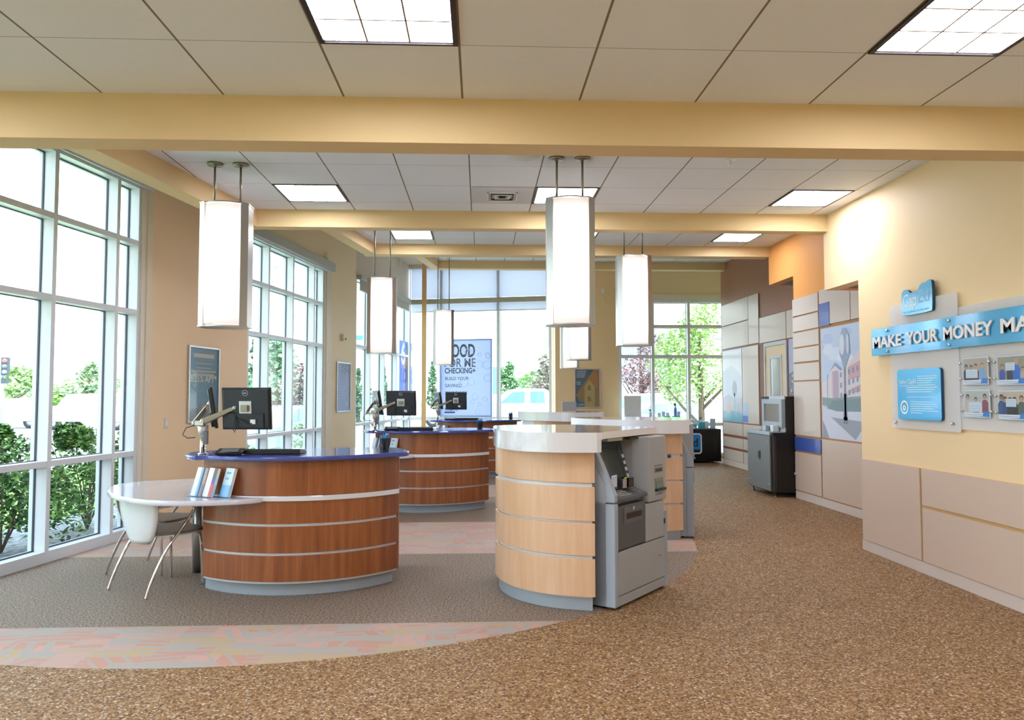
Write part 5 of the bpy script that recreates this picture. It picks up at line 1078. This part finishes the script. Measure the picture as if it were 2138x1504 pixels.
# trees beyond
p = ground_at(30, 52); tree('street_tree', 'pale tree across the road below the traffic signal', p, 3.9, 2.2, PL, 900, 3, .22, group='trees across the road')
p = ground_at(185, 50); tree('street_tree', 'bushy tree across the road seen in the middle pane', p, 3.9, 2.3, ['9db58a', '7f9c74', 'b6c8a2'], 1300, 4, .2, group='trees across the road')
p = ground_at(118, 55); tree('street_tree', 'small bright tree beside the bushy tree across the road', p, 2.1, 1.1, ['a6cc78', '8fbb60'], 400, 14, .2, group='trees across the road')
conifer('slim evergreen seen through the second window', ground_at(537, 30), 4.6, .75, 5, 800)
tree('green_tree', 'mid-green tree seen through the second window', ground_at(575, 26), 3.9, 1.0, ['5f8c66', '7aa57c', '8fb58c'], 1100, 6, .12)
tree('purple_tree', 'purple-leaved tree seen through the second window, nearer one', ground_at(603, 28), 3.2, 1.15, ['8a7c80', '6f6468', 'a89a9a', '5e6a5c'], 1300, 7, .11, group='purple trees')
tree('purple_tree', 'reddish purple tree seen through the second window, right side', ground_at(648, 31), 3.9, 1.15, PU, 1400, 8, .11, group='purple trees')
tree('yellow_green_tree', 'yellow-green tree at the left edge of the second window', ground_at(517, 34), 3.0, 1.2, ['b4cf7c', '9cbc64'], 700, 9, .15)
for k, (px_, h) in enumerate(((748, 2.9), (765, 3.3), (800, 3.0), (903, 3.4))): conifer(('leftmost little conifer in the corner side window', 'second little conifer in the corner side window', 'little conifer right of the pale column outside', 'conifer left of the checking banner')[k], ground_at(px_, 44+3*(k % 2)), h*1.08, .55+.15*(k == 3), 20+k, 450, .16, group='little conifers at the back')
tree('green_tree', 'green tree beyond the pickup, left of the truck cab', ground_at(1057, 52), 4.0, 1.1, ['7aa86c', '5f9060'], 900, 11, .16)
tree('green_tree', 'light green tree behind the pickup cab', ground_at(1112, 56), 3.7, 1.7, ['9cc486', '84b070', 'b4d49c'], 1000, 12, .17)
tree('purple_tree', 'tall grey-purple tree at the right of the back glass', ground_at(1143, 44), 4.3, 1.25, ['8c8c84', '6f7a6c', 'b08c8c', 'a4b48c'], 1700, 13, .12, group='purple trees')
tree('purple_tree', 'purple tree in the far right window', ground_at(1338, 36), 5.4, 1.6, ['8c5c66', 'a87c80', '5c4c50', '6c6c58', 'c08c90'], 3000, 15, .085, low=.3, group='purple trees')
tree('leafy_tree', 'big light green tree filling the far right window', ground_at(1462, 23.2), 4.6, 1.85, ['94b468', 'a8c47c', 'c4d8a0', '84a45c', 'dcecb8'], 5200, 16, .075, .13, .28)
tree('leafy_tree', 'green tree behind the purple one in the far right window', ground_at(1398, 39.5), 4.9, 1.5, ['94b474', 'acc88c', '84a468'], 1800, 17, .10, low=.28)
# buildings across the street
def house(label, px0, px1, Y, zw, zr, cw, cr):
    a_, b_ = onY(px0, 830, Y), onY(px1, 830, Y); t = thing('building', label, 'building', ((a_.x+b_.x)/2, Y, GZ)); MB().box(a_.x, b_.x, Y, Y+8, GZ, zw, M('wall_'+cw, cw, .8)).build('walls', t)
    m_ = MB(); m_.prism([(a_.x-.6, zw), (b_.x+.6, zw), ((a_.x*.4+b_.x*.6), zr), ((a_.x*.6+b_.x*.4), zr)], Y-.6, Y+8.6, M('roof_'+cr, cr, .8), axis='y'); m_.build('roof', t)
    for k in range(3): x = a_.x+(b_.x-a_.x)*(.2+.27*k); MB().box(x, x+1.0, Y-.05, Y-.001, 1.0, 2.2, M('far_window', '8c98a8', .2)).build('window', t)
house('cream house with grey roof across the road, left pane', 40, 130, 80, 2.7, 6.3, 'f0e0d0', 'b9b6c0'); house('low red-roofed building across the road behind the bushy tree', 100, 215, 66, 1.4, 2.9, 'ead2c4', 'c9886c'); house('grey-roofed house across the road, narrow right pane', 225, 300, 80, 2.8, 5.2, 'eadcd4', 'b8b4bc')
t = thing('building', 'pale commercial building outside the far right window', 'building', (6.5, 42, GZ)); q0, q1 = onY(1285, 830, 42), onY(1560, 830, 42)
MB().box(q0.x, q1.x, 42, 50, GZ, 4.7, M('wall_pale', 'd8dbe4', .7)).build('walls', t); MB().box(q0.x-.5, q1.x, 41.4, 50, 4.9, 6.6, M('parapet', 'e6eaf2', .6)).build('parapet', t); MB().box(q0.x-.5, q1.x, 41.3, 50, 4.7, 4.9, M('eave_grey', '9aa0b2', .6)).build('eave', t)
for k in range(4): MB().box(q0.x+.2+k*1.1, q0.x+1.1+k*1.1, 41.95, 41.999, 2.4, 4.3, M('far_glass', 'a9c0d4', .1)).build('window', t)
# drive-through canopy beyond the back glass
t = thing('canopy', 'grey-green drive-through canopy roof beyond the back glass', 'canopy', (2.4, 27, 3)); a_, b_ = onY(1104, 692, 27), onY(1175, 692, 27); h0, h1 = onY(1130, 713, 27).z, onY(1130, 692, 27).z
MB().prism([(a_.x, h1), (a_.x+.6, h0+.05), (a_.x+.9, h0-.02), (b_.x+2, h0-.1), (b_.x+2, h1+.05)], 25.5, 30, M('canopy_paint', 'b7c4c4', .5), axis='y').build('roof', t)
MB().prism([(a_.x+.55, h1+.32), (a_.x+.8, h1+.12), (b_.x+2, h1+.12), (b_.x+2, h1+.36)], 25.2, 30, M('canopy_cap', 'c9d6e2', .5), axis='y').build('upper_roof', t); MB().box(b_.x+.6, b_.x+.9, 27, 27.3, GZ, h0, M('canopy_paint')).build('column', t)
# column outside the corner side window
q = ground_at(826, 24); tag(MB().lathe([(.26, 0), (.26, 5.3)], (q[0], q[1], GZ), M('outdoor_column', 'cdd6e2', .5), 24).build('column'), 'round pale column standing outside the corner windows', 'column')
# traffic signal, street lamps, sign
def pole(name, label, cat, px_, Y, ztop, r=.09, c='aab4c0'):
    g_ = ground_at(px_, Y); t = thing(name, label, cat, g_); MB().tube([g_, (g_[0], g_[1], ztop)], [r, r*.7], M('pole_'+c, c, .4, .3), 10).build('pole', t); return t, g_
t, g_ = pole('traffic_signal', 'traffic signal with red light on the pole at the left edge', 'traffic light', 2, 30, 6.5); zt = onY(12, 751, 30).z; x_ = onY(12, 751, 30).x
MB().box(x_-.12, x_+.12, 29.9, 30.1, zt-.62, zt+.08, M('signal_body', '3e4a52', .5)).build('signal_head', t, .02)
for k, c in enumerate(('d2665c', '6d757a', '7f8a8c')): MB().ball((x_+.04, 29.88, zt-.05-k*.22), .09, M('lamp_'+c, c, .3)).build('lens', t)
MB().box(x_-.1, x_+.12, 29.9, 30.05, onY(12, 801, 30).z, onY(12, 790, 30).z, M('signal_body')).build('walk_sign', t); MB().tube([(g_[0], 30, 6.3), (g_[0]+.15, 30, 7.3)], .03, M('pole_aab4c0')).build('lamp_arm', t)
t, g_ = pole('traffic_signal', 'pale signal pole high up in the second window', 'traffic light', 537, 24, 7.5, .16, 'c4d2e6'); MB().box(g_[0]+.25, g_[0]+.5, 23.9, 24.1, 4.9, 5.9, M('signal_pale', 'b4c2d0', .5)).build('signal_head', t, .02); MB().tube([(g_[0], 24, 5.6), (g_[0]+2.6, 24, 5.9)], .07, M('pole_c4d2e6')).build('mast_arm', t)
t, g_ = pole('sign_pole', 'slim blue pole seen through the second window', 'pole', 641, 20, 4.3, .045, '5f9cd4')
t, g_ = pole('street_sign', 'street sign with teal plate seen in the corner side window', 'street sign', 790, 33, 6.5, .06, '8fa6b8'); p_ = onY(745, 706, 33); MB().box(p_.x-.35, p_.x+.35, 32.98, 33.0, p_.z-.10, p_.z+.12, M('teal_plate', '3f9aa4', .5)).build('name_plate', t); MB().tube([(p_.x-.4, 33, p_.z-.22), (g_[0], 33, p_.z-.42)], .05, M('pole_8fa6b8')).build('mast_arm', t); MB().box(p_.x+.5, p_.x+.8, 32.9, 33.1, onY(765, 655, 33).z, onY(765, 622, 33).z, M('signal_teal', '6f98a8', .5)).build('signal_head', t)
t, g_ = pole('street_lamp', 'faint street lamp behind the back glass', 'street lamp', 866, 60, 6.5, .08, 'd0dae8')
t, g_ = pole('utility_pole', 'far utility pole between the trees at the back', 'pole', 1071, 60, 4.6, .09, 'c2c8cc')
t = thing('teal_panel', 'teal and white sign stand just right of the banner outside', 'sign', ground_at(1031, 30)); p_ = onY(1031, 800, 30); MB().box(p_.x-.05, p_.x+.12, 29.98, 30.03, p_.z-.45, p_.z+.65, M('teal_flag', '6fc4cc', .5)).build('flag', t); MB().box(p_.x-.02, p_.x+.02, 29.98, 30.03, GZ, p_.z-.45, steel).build('post', t)
# vehicles
def vehicle(name, label, loc, rz, L_, H_, body, kind='sedan', group='parked and passing cars', Wd=1.8):
    t = thing(name, label, 'car' if kind != 'pickup' else 'pickup truck', loc, rz, group); paint = M('paint_'+body, body, .25, .1, coat=.6); gl_ = M('car_glass_'+kind, '6f8fc4' if kind == 'pickup' else '8fa4bc', .08); h = L_/2
    pr = {'sedan': [(-h, .35), (-h, .78), (-h+.1, .92), (-h*.55, 1.0), (-h*.30, 1.38), (h*.28, 1.42), (h*.62, 1.02), (h*.96, .95), (h, .8), (h, .35)],
          'suv': [(-h, .4), (-h, .95), (-h*.9, 1.08), (-h*.55, 1.15), (-h*.35, 1.68), (h*.80, 1.72), (h*.96, 1.1), (h, .9), (h, .4)],
          'pickup': [(-h, .5), (-h, 1.02), (-h*.93, 1.14), (-h*.52, 1.22), (-h*.28, 1.82), (-h*.18, 1.88), (h*.27, 1.88), (h*.33, 1.80), (h*.36, 1.22), (h, 1.22), (h, .5)]}[kind]
    sc_ = H_/max(z for _, z in pr); pr = [(x, z*sc_) for x, z in pr]; m_ = MB(); m_.prism(pr, -Wd/2, Wd/2, paint, axis='y'); m_.build('body', t, .06, world=False)
    win = {'sedan': [[(-h*.48, 1.02), (-h*.27, 1.33), (-.05, 1.36), (-.05, 1.0)], [(.03, 1.0), (.03, 1.36), (h*.26, 1.36), (h*.52, 1.03)]], 'suv': [[(-h*.46, 1.15), (-h*.31, 1.58), (-.1, 1.6), (-.1, 1.12)], [(0, 1.12), (0, 1.6), (h*.70, 1.6), (h*.84, 1.14)]],
           'pickup': [[(-h*.45, 1.24), (-h*.26, 1.72), (-.06*h, 1.76), (-.06*h, 1.24)], [(.03*h, 1.24), (.03*h, 1.76), (h*.25, 1.76), (h*.27, 1.24)]]}[kind]
    for s_ in (-1, 1):
        for wn in win: MB().prism([(x, z*sc_) for x, z in wn], s_*Wd/2-(.0 if s_ > 0 else .012), s_*Wd/2+(.012 if s_ > 0 else 0), gl_, axis='y').build('side_window', t, world=False)
    for x in (-h*.64, h*.62):
        for s_ in (-1, 1): m_ = MB(); m_.lathe([(.20, -.005), (.36, -.0), (.36, .2), (.2, .205)], (0, 0, 0), M('tyre', '2c2e32', .7), 18, Matrix.Translation((x, s_*(Wd/2-.19)-.1+ (.0), .36)) @ Matrix.Rotation(-PI/2, 4, 'X')); m_.lathe([(.0, -.012), (.19, -.01), (.19, .215), (0, .217)], (0, 0, 0), M('hub', 'a8acb2', .3, .6), 12, Matrix.Translation((x, s_*(Wd/2-.19)-.1, .36)) @ Matrix.Rotation(-PI/2, 4, 'X')); m_.build('wheel', t, world=False)
    m_ = MB(); m_.box(-.01, .01, -Wd/2-.004, Wd/2+.004, .5*sc_, 1.0*sc_, M('door_gap', '8c9098', .5)); m_.build('door_gap', t, world=False)
    MB().box(h-.02, h+.02, -Wd/2+.1, Wd/2-.1, .72*sc_, .82*sc_, M('tail_red', 'c23a40', .3)).build('tail_lights', t, world=False)
    if kind == 'pickup':
        MB().box(-h*.47, -h*.43, -Wd/2-.22, -Wd/2-.02, 1.2*sc_, 1.42*sc_, M('mirror_grey', '9aa6bc', .3)).build('mirror', t, .02, world=False); MB().box(-h*.475, -h*.47, -Wd/2-.20, -Wd/2-.12, 1.22*sc_, 1.32*sc_, M('amber', 'e59a3c', .4)).build('amber_lamp', t, world=False)
    return t
p = ground_at(1100, 36); vehicle('pickup_truck', 'silver crew-cab pickup parked beyond the back glass', (p[0]-.05, 36, GZ), .06, 5.9, 1.98, 'd6dae2', 'pickup', 'parked and passing cars', 2.0)
R1 = math.radians(80.6)
def road(px_, Y): g_ = ground_at(px_, Y); return (g_[0], g_[1], GZ-.06)
vehicle('car', 'white car passing on the road, seen in the nearest window', road(200, 39), R1-PI/2+.12-.1, 5.4, 1.85, 'f2f4f7', 'suv'); vehicle('car', 'grey car with red tail lights at the far left of the nearest window', road(18, 41), .05, 5.0, 1.6, 'c9d0da')
vehicle('car', 'silver car parked outside the second window', road(572, 21), R1, 4.5, 1.45, 'a9b8cc', 'sedan'); vehicle('car', 'dark car seen far off in the corner side window', road(766, 46), .6, 4.6, 1.7, '4a5666', 'suv')
p = ground_at(1385, 27.2); vehicle('car', 'pale blue car parked outside the far right window', (p[0], 27.2, GZ), .0, 4.4, 1.44, 'b4c4de', 'sedan'); p = ground_at(1300, 31); vehicle('car', 'silver minivan parked behind the pale blue car', (p[0]-.4, 31, GZ), .1, 4.8, 1.75, 'c0ccdc', 'suv'); p = ground_at(815, 40); vehicle('car', 'white car crossing behind the second desk monitors', (p[0]+.8, 40, GZ), .1, 4.6, 1.45, 'e9edf4', 'sedan')
# metal bench / cart rail seen low through the glass
t = thing('bench', 'white garden bench outside, low beyond the back glass', 'bench', (.9, 21.0, GZ)); a_ = onY(1093, 884, 21.0); MB().box(a_.x-.1, a_.x+.45, 20.8, 21.2, a_.z-.03, a_.z, white).build('seat', t)
for k in range(4): MB().box(a_.x-.08+k*.15, a_.x-.05+k*.15, 20.95, 21.0, GZ, a_.z-.03, white).build('leg', t)
